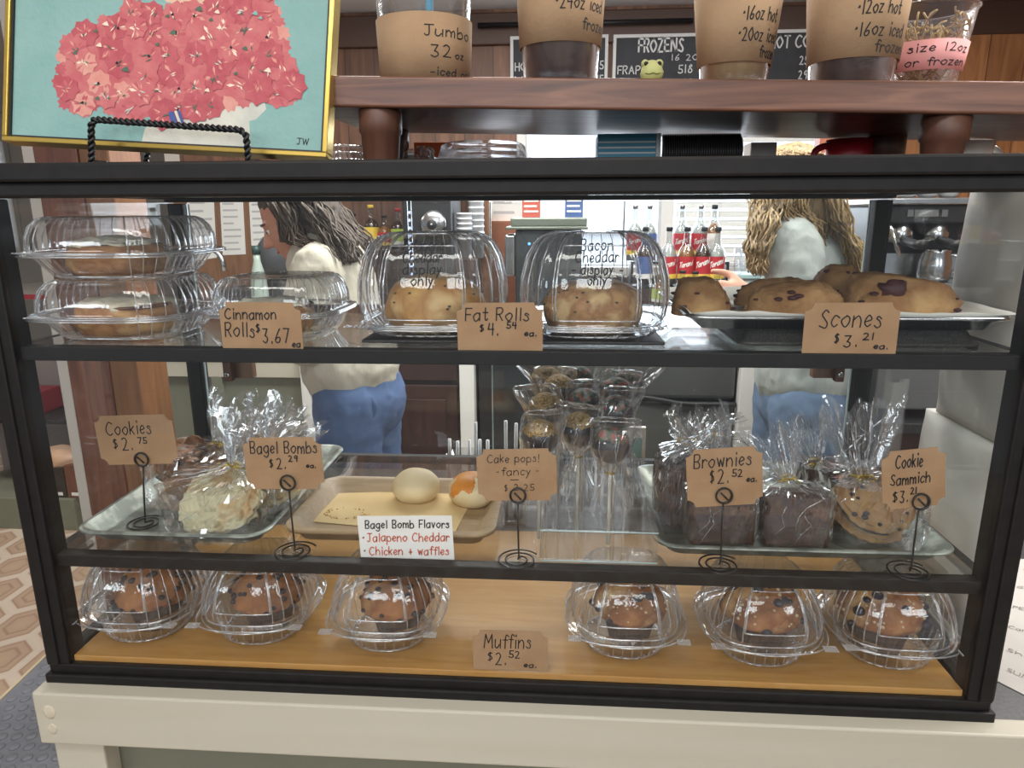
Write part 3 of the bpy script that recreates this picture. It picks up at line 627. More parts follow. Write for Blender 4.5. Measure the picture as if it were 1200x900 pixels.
cl = [(.084, .0295, .2), (.085, .034, .8), (.0835, .046, 1), (.079, .058, 1), (.073, .066, .6), (.066, .069, .1), (.060, .0695, 0), (.058, .068, 0), (.0, .068, 0)]
x_c, y_c = .1085, .1065
g_cin = 'clear boxes of cinnamon rolls'
bx1 = pastry_box('clear ribbed box with a cinnamon roll, bottom of the leftmost stack', (x_c, y_c, ZT), cb, cl, 4, 44, .0026, .0955, g_cin, mask=front_mask, tabs=((-.058, -.09, .03, .01),))
bx2 = dup(bx1, 'clear ribbed box with a cinnamon roll, top of the leftmost stack', (x_c-.001, y_c+.001, ZT+.0702))
bx3 = dup(bx1, 'clear ribbed box with a cinnamon roll behind the Cinnamon Rolls card', (.288, .125, ZT), rz=-.02, scale=(.82, .82, 1))
MT['cin_side'] = mat('cin_side', S(204, 150, 92), .7, col2=S(160, 104, 58), nscale=26, bump=.3, bscale=60, col3=S(216, 170, 110), stretch=(1, 1, 1.8))
MT['cin_dark'] = mat('cin_dark', S(92, 54, 34), .6, col2=S(120, 72, 44), nscale=40)
MT['icing'] = mat('icing', S(238, 230, 208), .45, col2=S(226, 212, 182), nscale=30, bump=.5, bscale=110, sss=.1)
def cinnamon_roll(label, loc, rz):
    t = thing('cinnamon_roll', label, 'pastry', loc, rz, 'cinnamon rolls with white icing')
    def fn(d, p):
        a = atan2(p.y, p.x); z = p.z
        s = 1+.03*sin(3*a+1)+.035*nz(d, 2.4, 3)
        q = Vector((p.x*s, p.y*s, z)); hr = sqrt(d.x*d.x+d.y*d.y)
        f = (hr**.35) if hr > 0 else 0; q.x *= f/max(hr, .05) if hr > .05 else 1; q.y *= f/max(hr, .05) if hr > .05 else 1
        q.z = max(-.0165, min(.0165, z*1.25))+.0016*nz(d, 5, 1); return q
    o = MB().ball((0, 0, .018), (.056, .054, .02), 4, 0, fn); o.obj('bun', 'cin_side', t)
    sp = [((.008+.006*i/9)*cos(i*.5)*1.5, (.008+.006*i/9)*sin(i*.5)*1.5, .0352) for i in range(3)]
    b = MB(); sw = []
    for i in range(70):
        a = i*.27; r = .004+.0495*i/70; sw.append((r*cos(a), r*sin(a), .0345-.0012*(i/70)))
    b.tube(sw, .0022, 6).obj('swirl', 'cin_dark', t)
    def fi(d, p):
        a = atan2(p.y, p.x); e = 1+.12*sin(4*a+.5)+.1*sin(7*a)+.08*nz(d, 3, 4)
        drip = -.007*max(0, sin(5*a+2))*(1 if d.z < .3 else 0)
        return Vector((p.x*e, p.y*e, max(p.z, -.002)+drip+.004*nz(d, 5, 6)+.002*nz(d, 12, 6)))
    MB().ball((0, 0, .0355), (.048, .046, .0085), 4, 0, fi).obj('icing', 'icing', t); return t
c1 = cinnamon_roll('iced cinnamon roll inside the bottom box of the leftmost stack', (x_c-.012, y_c-.004, ZT+.0018), .3)
dup(c1, 'iced cinnamon roll inside the top box of the leftmost stack', (x_c-.014, y_c-.002, ZT+.0722), 2.4)
dup(c1, 'iced cinnamon roll in the box behind the Cinnamon Rolls card', (.276, .123, ZT+.0018), 1.2, scale=.9)

# domed boxes of the big savory rolls
fb = [(.055, .0004, 0), (.066, .003, .4), (.073, .011, 1), (.0755, .0135, .3)]
fl_ = [(.076, .016, 0), (.0795, .024, .5), (.0815, .045, .9), (.080, .066, 1), (.0745, .088, 1), (.066, .103, 1.2), (.056, .1115, 1.4), (.045, .1155, .9), (.02, .1165, .3), (.0, .1166, 0)]
g_dom = 'tall domed clear boxes of savory rolls'
ZR = ZT+.004
d1 = pastry_box('domed clear box marked Jalapeno Cheddar with a round golden roll', (at(512, 390, .113).x, .113, ZR), fb, fl_, 3.4, 36, .0034, .083, g_dom, mask=front_mask, tabs=((-.074, -.077, .03, .014), (.06, -.08, .02, .01)), lidname='domed_lid', panel=(.5, .02))
d2 = pastry_box('domed clear box marked Bacon Cheddar with a crusty tan roll', (at(694, 392, .113).x, .113, ZR), fb, fl_, 3.4, 36, .0034, .083, g_dom, mask=front_mask, tabs=((.074, -.077, .03, .014), (-.06, -.08, .02, .01)), lidname='domed_lid', panel=(.5, .02))
def lid_map(prof, e):
    def a_at(z):
        for (a0, z0, _), (a1, z1, _) in zip(prof, prof[1:]):
            if z0 <= z <= z1: return a0+(a1-a0)*(z-z0)/max(1e-6, z1-z0)
        return prof[-1][0]
    def f(u, v):
        a = a_at(v); return (u, -(max(1e-6, a**e-abs(u)**e))**(1/e)-.0006, v)
    return f
fm = lid_map(fl_, 3.4)
for d, ls in ((d1, (('Jalapeno', 1, .0985, .0105, .046), ('Cheddar', 1, .0865, .0105, .042), ('display', 1, .074, .0105, .042), ('only', 1, .062, .0105, .024))), (d2, (('Bacon', 1, .0985, .011, .034), ('Cheddar', 1, .0865, .011, .045), ('- display -', 1, .074, .010, .055), ('only', 1, .063, .010, .020)))):
    o = MB()
    for s, _, v, hh, wd in ls: write(o, s, .0, v, hh, .0013, fm, align='c', width=wd)
    o.obj('lettering', 'ink', [c for c in d.children if c.name.startswith('domed_lid')][0])
MT['roll_crust'] = mat('roll_crust', S(214, 168, 92), .55, col2=S(182, 126, 60), nscale=22, bump=.25, bscale=60, col3=S(222, 184, 124))
MT['roll_crust2'] = mat('roll_crust2', S(190, 146, 92), .6, col2=S(158, 108, 62), nscale=36, bump=.5, bscale=80, col3=S(212, 178, 124))
MT['pepper'] = mat('pepper', S(66, 62, 30), .5)
def bun(label, loc, r, seed, m, squ, spots):
    def fn(d, p):
        hr = sqrt(d.x*d.x+d.y*d.y); f = (hr**squ)/max(hr, .08) if hr > .08 else 1
        q = Vector((p.x*f, p.y*f, p.z))*(1+.05*nz(d, 1.8, seed)+.02*nz(d, 6, seed)); q.z = max(q.z, -r[2]*.78); return q
    o = MB().ball((0, 0, r[2]*.78), r, 5, 0, fn); rn = random.Random(seed)
    for i in range(spots):
        a, el = rn.uniform(pi, 2*pi), rn.uniform(.0, .9); d = Vector((cos(a)*cos(el), sin(a)*cos(el), sin(el))); p = fn(d, Vector((d.x*r[0], d.y*r[1], d.z*r[2])))
        o.ball((p.x, p.y, p.z+r[2]*.78), (.0022, .0022, .0013), 1, 1)
    return tag(o.obj('savory_roll', [m, 'pepper'], loc=loc), label, 'bread roll', 'big savory rolls in domed boxes')
bun('round golden roll inside the box marked Jalapeno Cheddar', (d1.location.x-.001, .113, ZR+.0012), (.059, .056, .0375), 3, 'roll_crust', .75, 9)
bun('crusty tan roll inside the box marked Bacon Cheddar', (d2.location.x, .113, ZR+.0012), (.058, .056, .033), 8, 'roll_crust2', .5, 14)

# muffins in clear boxes on the bottom board
mb_ = [(.044, .0004, 0), (.049, .0015, .8), (.0515, .006, 1), (.0535, .014, .5), (.057, .030, .3), (.0575, .0345, 0)]
ml_ = [(.0635, .0372, 0), (.066, .042, .5), (.0655, .055, 1), (.061, .074, 1), (.054, .090, 1), (.047, .100, .8), (.041, .1045, .3), (.039, .1035, 0), (.0, .1035, 0)]
MT['muffin_top'] = mat('muffin_top', S(176, 116, 62), .75, col2=S(142, 86, 44), nscale=22, bump=.45, bscale=110, col3=S(196, 142, 84))
MT['muffin_blue'] = mat('muffin_blue', S(182, 124, 72), .7, col2=S(140, 84, 44), nscale=24, bump=.6, bscale=130, col3=S(214, 172, 116))
MT['muffin_cup'] = mat('muffin_cup', S(62, 40, 30), .6, col2=S(48, 30, 24), nscale=40)
MT['choc'] = mat('choc', S(44, 26, 22), .4)
MT['berry'] = mat('berry', S(34, 30, 46), .5)
MT['crust_sugar'] = mat('crust_sugar', S(216, 194, 158), .6)
def muffin(label, loc, kind, seed, rz, s=1):
    t = thing('muffin', label, 'muffin', loc, rz, 'muffins in boxes on the bottom board'); rn = random.Random(seed)
    MB().lathe([(.0, .0), (.0245, .0), (.0255, .004), (.0325, .034), (.032, .036)], 96, rf=lambda a, z: .0009*cos(26*a) if z > .002 else 0).obj('paper_cup', 'muffin_cup', t)
    R3_ = Vector((.0455, .0445, .036))
    def fn(d, p):
        q = p*(1+.07*nz(d, 2, seed)+.035*nz(d, 6, seed)+(.02*nz(d, 16, seed) if kind == 'b' else .008*nz(d, 16, seed)))
        if d.z < 0: q.z *= .42; q.x *= 1-.12*abs(d.z); q.y *= 1-.12*abs(d.z)
        q.z += .006*max(0, d.z)**2; return q
    o = MB().ball((0, 0, .043), tuple(R3_), 5, 0, fn)
    for i in range(46 if kind == 'c' else 20):
        a, el = rn.uniform(0, 2*pi), rn.uniform(-.15, 1.35); d = Vector((cos(a)*cos(el), sin(a)*cos(el), sin(el))); p = fn(d, Vector((d.x*R3_.x, d.y*R3_.y, d.z*R3_.z)))
        r = rn.uniform(.003, .0052) if kind == 'c' else rn.uniform(.0035, .0075)
        o.ball((p.x, p.y, p.z+.043), (r, r, r*.8), 2, 1)
    if kind == 'b':
        for i in range(90):
            a, el = rn.uniform(0, 2*pi), rn.uniform(.1, 1.4); d = Vector((cos(a)*cos(el), sin(a)*cos(el), sin(el))); p = fn(d, Vector((d.x*R3_.x, d.y*R3_.y, d.z*R3_.z)))
            r = rn.uniform(.001, .0024); o.ball((p.x, p.y, p.z+.043), (r, r, r), 1, 2)
    o.obj('muffin_top', ['muffin_top', 'choc'] if kind == 'c' else ['muffin_blue', 'berry', 'crust_sugar'], t); t.scale = (s, s, s*.98); return t
spots = [(168, 'chocolate chip', 'leftmost'), (311, 'chocolate chip', 'second from left'), (458, 'chocolate chip', 'left of the Muffins card'), (731, 'blueberry', 'right of the Muffins card'), (887, 'blueberry', 'below the brownie tray, second from right'), (1046, 'blueberry', 'rightmost')]
mbox = None; ym = .084; mu = {}
tilt = [(-.02, .1), (.03, -.2), (.01, .5), (0, .2), (.02, -.1), (-.02, .3)]
for i, (px, kd, wh) in enumerate(spots):
    x = min(1.0335, max(.0875, at(px, 738, ym).x)); lab = f'clear domed box of a {kd} muffin, {wh}'
    if mbox is None: mbox = bxm = pastry_box(lab, (x, ym, ZBD), mb_, ml_, 2.15, 30, .0016, .0745, 'clear muffin boxes on the bottom board', e2=3.2, mask=front_mask, tabs=((-.064, -.064, .016, .012), (.064, -.064, .016, .012)), m='plastic', k2=36, panel=(.5, .045))
    else: bxm = dup(mbox, lab, (x, ym+(.004 if i % 2 else 0), ZBD), tilt[i][0])
    if i < 3: muffin(f'chocolate chip muffin in its clear box, {wh} on the bottom board', (x+(.009, .007, .01)[i], bxm.location.y, ZBD+.002), 'c', 21+i, tilt[i][1], 1 if i else 1.03)
    else: muffin(f'blueberry muffin in its clear box, {wh if wh[0] != "b" else "second from right"} on the bottom board', (x+(.007, .004, -.008)[i-3], bxm.location.y, ZBD+.002), 'b', 41+i, tilt[i][1], (1, 1.04, 1.12)[i-3])

# bagel bombs
MT['dough'] = mat('dough', S(226, 208, 168), .55, col2=S(214, 192, 148), nscale=12, bump=.08, bscale=40, sss=.1)
MT['cheese'] = mat('cheese', S(226, 150, 48), .45, col2=S(206, 122, 36), nscale=30, bump=.15, bscale=80)
def bomb(label, loc, seed, cheese):
    t = thing('bagel_bomb', label, 'pastry', loc, seed, 'bagel bombs on the wooden tray')
    def fn(d, p): q = p*(1+.035*nz(d, 1.6, seed)); q.z = max(q.z, -.0155); return q
    MB().ball((0, 0, .0156), (.0345, .033, .0245), 5, 0, fn).obj('dough_ball', 'dough', t)
    if cheese:
        def fc_(d, p):
            a = atan2(d.y, d.x); lim = .42+.32*sin(3*a+1.2)+.22*sin(7*a); s = 1.02 if d.z > lim else .96
            return fn(d, p)*s
        MB().ball((0, 0, .0156), (.0345, .033, .0245), 5, 0, fc_).obj('cheese_topping', 'cheese', t)
b1, b2 = atz(483, 592, ZM+.0075), atz(549, 597, ZM+.0075)
bomb('plain pale bagel bomb on parchment in the wooden tray', (b1.x, b1.y+.03, ZM+.0072), 2, False)
bomb('bagel bomb topped with orange melted cheese behind the Cake pops card', (b2.x+.002, b2.y+.03, ZM+.0072), 5, True)

# ------------------------------------------------------------------ scones
MT['scone'] = mat('scone', S(180, 140, 94), .8, col2=S(150, 108, 68), nscale=16, bump=.6, bscale=110, col3=S(196, 158, 108))
MT['berry_jam'] = mat('berry_jam', S(74, 38, 40), .55)
def scone(label, loc, size, rz, seed, nb=9, tap=.38, stain=None):
    L_, W_, H_ = size
    def fn(d, p):
        u = d.x*.5+.5; wv = (1.05-.68*u)*.95; hv = (1.05-tap*u)
        hr = sqrt(d.x*d.x+d.y*d.y); f = hr**.55/max(hr, .1) if hr > .1 else 1
        q = Vector((d.x*f*L_/2, d.y*f*W_/2*wv, d.z*H_*hv))
        s = 1+.07*nz(d, 2.2, seed)+.03*nz(d, 7, seed); q = Vector((q.x*s, q.y*s, q.z*(s+.05*nz(d, 3, seed+2)))); q.z = max(q.z, 0); q += d*(.0016*nz(d, 14, seed)); return q
    o = MB().ball((0, 0, 0), (1, 1, 1), 5, 0, fn); rn = random.Random(seed)
    for i in range(nb):
        a, el = rn.uniform(0, 2*pi), rn.uniform(.15, 1.0); d = Vector((cos(a)*cos(el), sin(a)*cos(el), sin(el))); p = fn(d, d)
        r = rn.uniform(.003, .0065); o.ball((p.x, p.y, p.z-.001), (r, r*.9, r*.45), 2, 1, fn=lambda dd, pp: pp*(1+.25*nz(dd, 2, i)))
    if stain:
        d = Vector(stain).normalized(); p = fn(d, d); o.ball((p.x, p.y, p.z-.002), (.016, .009, .011), 3, 1, fn=lambda dd, pp: pp*(1+.45*nz(dd, 1.8, 5)))
    return tag(o.obj('scone', ['scone', 'berry_jam'], loc=loc), label, 'scone', 'scones on the steel pan') and o
ZS = ZT+.0228
def put_scone(label, px, y, size, rz, seed, nb=9, **k):
    x = at(px, 385, y).x; scone(label, (x, y, ZS), size, rz, seed, nb, **k); ob = [c for c in COL.objects if c.get('label') == label][0]; ob.rotation_euler = (0, 0, rz)
put_scone('scone at the left end of the pan, next to the Bacon Cheddar box', 820, .135, (.07, .085, .049), -.35, 31, 7)
put_scone('golden scone with brown chips at the front of the pan', 926, .125, (.108, .075, .045), 2.75, 34, 12)
put_scone('golden scone half hidden behind the front golden scone', 905, .205, (.1, .07, .042), 2.9, 36, 6)
put_scone('largest scone, dark berry stain, at the right end of the pan', 1052, .155, (.14, .12, .060), -.12, 38, 12, tap=.62, stain=(-.25, -.62, .6))
put_scone('pale scone behind the Scones card left of the largest scone', 972, .245, (.085, .07, .058), 1.9, 40, 6)
# ================================================================== BAGGED THINGS ON THE LOWER SHELF
MT['tie_gold'] = mat('tie_gold', S(196, 168, 88), .3, .8)
ZP = ZM+.0018                                        # inside bottom of the metal trays
def srect(hx, hy, e, n, ph=0):
    return [((cos(t)*(abs(cos(t))**e+abs(sin(t))**e)**(-1/e))*hx, (sin(t)*(abs(cos(t))**e+abs(sin(t))**e)**(-1/e))*hy) for t in [2*pi*j/n+ph for j in range(n)]]
def cello_bag(label, base, body, neck, tip, flare, seed, rz=0, group='clear gift bags in the metal trays', neck_r=.008, n=88, tie=True):
    "base: point under the body; body: (hx, hy, h); neck, tip: points; flare: (hx, hy) at the open mouth"
    rn = random.Random(seed); hx, hy, hb = body; base = Vector(base); neck = Vector(neck)-base; tip = Vector(tip)-base
    t = thing('cellophane_bag', label, 'bag', base, 0, group)
    ax = (tip-neck).normalized(); P = [rn.uniform(0, 2*pi) for _ in range(8)]
    cr, sr = cos(rz), sin(rz)
    def plead(j, k): th = 2*pi*j/n; return .55*sin(9*th+P[0]+k*.5)+.45*sin(14*th+P[1]-k*.8)+.4*sin(23*th+P[2]+k*1.3)
    rows = []
    def ring(c, fx, fy, e, pl, crk, k, tiltv=None, edge=0):
        rg = []
        for j, (x, y) in enumerate(srect(fx, fy, e, n)):
            s = 1+pl*plead(j, k); x, y = x*s, y*s; x, y = x*cr-y*sr, x*sr+y*cr; z = 0
            q = Vector((x, y, 0))
            if tiltv is not None: q = tiltv @ q
            q = q+c+Vector((nz(c*20+q*30, 1.6, seed), nz(c*20+q*30, 1.6, seed+3), nz(c*20+q*30, 1.6, seed+5)*.6))*crk
            if edge: q += ax*(edge*(.5*sin(5*2*pi*j/n+P[3])+.5*sin(12*2*pi*j/n+P[4])))
            q.z = max(q.z, .0003); rg.append(tuple(q))
        rows.append(rg)
    ring(Vector((0, 0, .0008)), hx*.55, hy*.55, 3, 0, 0, 0); ring(Vector((0, 0, .001)), hx*.95, hy*.95, 4, .02, 0, 0)
    for i in range(1, 6): ring(Vector((0, 0, hb*i/6)), hx*(1.02-.04*(i % 2)), hy*(1.02-.04*((i+1) % 2)), 4, .03, .0035, i)
    top = Vector((0, 0, hb))
    for i in range(5):
        u = i/5; s = (1-u)**1.25; c = top.lerp(neck, u**.9); ring(c, neck_r+(hx-neck_r)*s, neck_r+(hy-neck_r)*s, 4-2*u, .06+.2*u, .004*(1-u*.6), 6+i)
    q = Vector((0, 0, 1)).rotation_difference(ax).to_matrix()
    ring(neck, neck_r, neck_r, 2, .3, 0, 11, q)
    for i in range(1, 8):
        u = i/7; f = u**.75; c = neck.lerp(tip, u)
        ring(c, neck_r+(flare[0]-neck_r)*f, neck_r+(flare[1]-neck_r)*f, 2, .32-.12*u, .0035*u, 11+i*.35, q, .012*u if i > 5 else 0)
    mb = MB().loft(rows, 0, False, (True, False))
    for i in range(26):      # sharp bright creases in the gathered top
        j = rn.randrange(n); k0 = rn.randrange(8, 15); k1 = min(len(rows)-1, k0+rn.randrange(3, 8))
        mb.tube([rows[k][(j+(k-k0)*rn.choice((0, 0, 1)))%n] for k in range(k0, k1+1)], rn.uniform(.0003, .0008), 4, 1)
    for i in range(16):
        j = rn.randrange(n); k0 = rn.randrange(2, 7); mb.tube([rows[k0+q][(j+q*rn.choice((1, 2, 3)))%n] for q in range(rn.randrange(3, 6))], rn.uniform(.0002, .0005), 4, 1)
    mb.obj('bag_film', ['cello', 'plastic_edge'], t)
    if tie:
        tb_ = MB(); pts = [tuple(neck+q @ Vector(((neck_r*1.25)*cos(a), (neck_r*1.25)*sin(a), 0))) for a in [2*pi*i/18 for i in range(18)]]
        tb_.tube(pts, .0013, 6, closed=True); e0 = neck+q @ Vector((0, -neck_r*1.25, 0))
        for s in (-1, 1): tb_.tube([tuple(e0), tuple(e0+Vector((s*.006, -.004, .003))), tuple(e0+Vector((s*.012, -.005, -.002)))], .0011, 5)
        tb_.obj('twist_tie', 'tie_gold', t)
    return t
MT['cookie_pale'] = mat('cookie_pale', S(214, 206, 170), .85, col2=S(196, 160, 108), nscale=38, bump=.5, bscale=160, lo=.5, hi=.68)
MT['cookie_brown'] = mat('cookie_brown', S(156, 108, 66), .8, col2=S(120, 78, 46), nscale=34, bump=.6, bscale=70)
MT['cookie_tan'] = mat('cookie_tan', S(168, 130, 80), .75, col2=S(138, 100, 58), nscale=30, bump=.5, bscale=70)
MT['candy_red'] = mat('candy_red', S(206, 60, 60), .4)
def crackle(q, sc_, amt):
    f = noise.voronoi(Vector(q)*sc_)[0]; return amt*(min(1, (f[1]-f[0])*2.2)-.6)
def cookie(name, label, c, r, th, rot, seed, m, m2, nchip, chipr, rough=.16, rad=2.5, bend=None, group='cookies in the metal trays', parent=None, extra=None, lump=None):
    def fn(d, p):
        hr = sqrt(d.x*d.x+d.y*d.y); f = hr**.6/max(hr, .1) if hr > .1 else 1
        s = 1+rough*.5*nz(d, 2.2, seed); q = Vector((p.x*f*s, p.y*f*s, p.z*(1+rough*1.6*nz(d, 4.5, seed)+rough*nz(d, 9, seed))))
        if lump: q += d*crackle(q, lump[0], lump[1])+d*(.0016*nz(q, 140, seed))
        return q
    o = MB().ball((0, 0, 0), (r, r, th), 6 if lump else 5, 0, fn); rn = random.Random(seed)
    for i in range(nchip):
        a, el = rn.uniform(0, 2*pi), rn.uniform(.3, 1.45)*rn.choice((1, 1, -1)); d = Vector((cos(a)*cos(el), sin(a)*cos(el), sin(el))); p = fn(d, Vector((d.x*r, d.y*r, d.z*th)))
        q = chipr*rn.uniform(.7, 1.4); o.ball(tuple(p), (q, q*.8, q*.55), 1, 1+(i % (len(extra)+1) if extra else 0))
    ob = o.obj(name, [m, m2]+(list(extra) if extra else []), parent); ob.location = c; ob.rotation_euler = rot
    return ob if parent else tag(ob, label, 'cookie', group)
# --- left tray
cA = Vector((at(256, 588, .085).x, .088, ZP))
cookie('cookie', 'pale lumpy cookie with a red candy in the front bag of the left tray', cA+Vector((0, .004, .037)), .0515, .0135, (radians(38), radians(-6), .2), 3, 'cookie_pale', 'candy_red', 2, .0045, .3, lump=(40, .006))
cello_bag('clear bag around the pale lumpy cookie at the front of the left tray', cA, (.063, .053, .068), at(276, 545, .10), at(300, 492, .115), (.042, .016), 5)
cB = Vector((at(231, 560, .185).x, .185, ZP))
cookie('cookie', 'dark brown chunky cookie in the rear left bag of the left tray', cB+Vector((0, .002, .041)), .05, .016, (radians(38), radians(8), .5), 6, 'cookie_brown', 'choc', 16, .0055, .3, lump=(48, .007))
cello_bag('clear bag around the dark brown cookie in the left tray', cB, (.062, .053, .072), at(258, 520, .195), at(282, 478, .21), (.045, .018), 11)
cC = Vector((at(318, 580, .15).x, .165, ZP))
cookie('cookie', 'pale cookie behind the Bagel Bombs card in the left tray', cC+Vector((0, .003, .035)), .045, .013, (radians(36), 0, -.3), 9, 'cookie_pale', 'choc', 6, .004, .3, lump=(40, .006))
cello_bag('clear bag around the pale cookie behind the Bagel Bombs card', cC, (.055, .048, .066), at(318, 528, .175), at(348, 482, .19), (.046, .018), 14)
cD = Vector((at(312, 560, .27).x, .285, ZP))
cookie('cookie', 'brown cookie at the far end of the left tray', cD+Vector((0, .003, .036)), .046, .014, (radians(35), .1, .2), 12, 'cookie_brown', 'choc', 12, .005, .25, lump=(48, .006))
cello_bag('clear flared bag at the far end of the left tray', cD, (.056, .05, .068), at(312, 510, .29), at(322, 470, .30), (.05, .02), 17)

# --- right tray: brownies, cookie sandwich
MT['brownie'] = mat('brownie', S(74, 46, 36), .65, col2=S(56, 34, 28), nscale=40, bump=.6, bscale=90, col3=S(96, 62, 48))
def brownie(label, c, hx, hy, hz, rot, seed):
    bm = bmesh.new(); bmesh.ops.create_cube(bm, size=2); bmesh.ops.subdivide_edges(bm, edges=bm.edges[:], cuts=12, use_grid_fill=True); vs = []
    for v in bm.verts:
        d = v.co; q = Vector((d.x*hx, d.y*hy, d.z*hz)); e = max(0, sorted((abs(d.x), abs(d.y), abs(d.z)))[1]-.8)*5
        q *= 1-.045*e*e; vs.append(q+Vector((nz(d, 3, seed), nz(d, 3, seed+1), nz(d, 2.2, seed+2)))*.0022+Vector((0, 0, (.003*nz(d, 1.1, seed+3) if d.z > .9 else 0))))
    o = MB(); o.add([tuple(v) for v in vs], [[v.index for v in f.verts] for f in bm.faces], 0, True); bm.free()
    ob = o.obj('brownie', 'brownie'); ob.location = c; ob.rotation_euler = rot; return tag(ob, label, 'brownie', 'brownies in the right tray')
pA = Vector((at(843, 610, .085).x, .088, ZP)); pB = Vector((at(928, 610, .09).x, .088, ZP))
brownie('dark brownie block in the bag behind the Brownies card', pA+Vector((0, 0, .0345)), .038, .022, .0315, (radians(-6), 0, .03), 1)
cello_bag('clear bag around the brownie behind the Brownies card', pA, (.043, .028, .069), at(846, 552, .10), at(818, 488, .105), (.034, .02), 23)
brownie('dark brownie block in the middle of the right tray, right of the Brownies card', pB+Vector((0, 0, .0345)), .037, .021, .0315, (radians(-8), 0, -.04), 2)
cello_bag('clear bag around the brownie right of the Brownies card', pB, (.042, .028, .069), at(921, 560, .10), at(902, 506, .11), (.034, .02), 29)
pC = Vector((at(788, 590, .14).x, .135, ZP))
for i, (dx, dy, ang, lab) in enumerate(((0, 0, -.12, 'dark slab brownie leaning at the left end of the right tray'), (.012, .045, -.1, 'dark slab brownie standing behind the leaning one at the tray end'))):
    c = pC+Vector((dx, dy, 0))
    brownie(lab, c+Vector((0, 0, .043)), .017, .030, .036, (0, ang*.6, .25), 5+i)
    cello_bag(('clear bag around the leaning slab brownie at the tray end', 'clear bag around the slab brownie behind the leaning one')[i], c, (.025, .036, .083), c+Vector((.012+.03*i, .01, .108-.006*i)), at((812, 868)[i], (488, 512)[i], c.y+.03), (.03, .016), 33+i)
pD = Vector((at(970, 575, .19).x, .185, ZP))
brownie('dark brownie behind the middle one with a tied clear bag', pD+Vector((0, 0, .0345)), .036, .022, .0315, (0, 0, .3), 8)
cello_bag('clear bag tied with a gold twist behind the middle brownie', pD, (.042, .030, .069), at(953, 541, .19), at(940, 490, .195), (.032, .016), 41)
pE = Vector((at(1017, 615, .115).x, .118, ZP)); t = thing('cookie_sandwich', 'chocolate chip cookie sandwich in the tall clear bag on the right tray', 'cookie', pE+Vector((0, -.004, .0405)), 0); t.rotation_euler = (radians(34), radians(3), .1)
cookie('cookie_half', '', (0, 0, .0115), .046, .0088, (0, 0, 0), 14, 'cookie_tan', 'choc', 26, .0042, .2, parent=t, lump=(70, .0022))
cookie('cookie_half', '', (0, 0, -.0115), .046, .0088, (0, 0, 1), 15, 'cookie_tan', 'choc', 14, .0042, .2, parent=t, lump=(70, .0022))
MB().ball((0, 0, 0), (.042, .042, .0065), 4, 0, lambda d, p: p*(1+.06*nz(d, 3, 1))).obj('filling', 'choc', t)
cello_bag('tall clear bag around the cookie sandwich in the right tray', pE, (.057, .052, .078), at(1008, 556, .125), at(1009, 474, .14), (.046, .022), 47, neck_r=.01)

# --- cake pops in an acrylic stand
sx0, sx1, sy0, sy1 = .607, .742, .028, .30
t = thing('acrylic_stand', 'clear acrylic stand holding the wrapped cake pops', 'stand', (0, 0, ZM))
MB().box((sx0, sy0, .036), (sx1, sy1, .040)).obj('top_plate', 'acrylic', t, .0006)
MB().box((sx0, sy0, 0), (sx1, sy1, .003)).obj('bottom_plate', 'acrylic', t, .0006)
for x in (sx0, sx1-.003): MB().box((x, sy0, .003), (x+.003, sy1, .036)).obj('side_plate', 'acrylic', t, .0006)
ed = MB()
for z in (.0005, .038): ed.tube([(sx0, sy0, z), (sx1, sy0, z)], .0009, 6)
ed.obj('front_edge', 'glass_edge', t)
MT['pop_choc'] = mat('pop_choc', S(44, 30, 30), .35, col2=S(36, 24, 24), nscale=40, coat=.3)
MT['gold_sprinkle'] = mat('gold_sprinkle', S(120, 88, 40), .45, .2, S(196, 158, 86), 420, bump=.6, bscale=420, lo=.4, hi=.6)
MT['festive_sprinkle'] = mat('festive_sprinkle', S(150, 60, 50), .5, col2=S(58, 90, 58), nscale=130, bump=.4, bscale=200, col3=S(44, 30, 30), lo=.42, hi=.58)
MT['stick'] = mat('stick', S(226, 220, 206), .6)
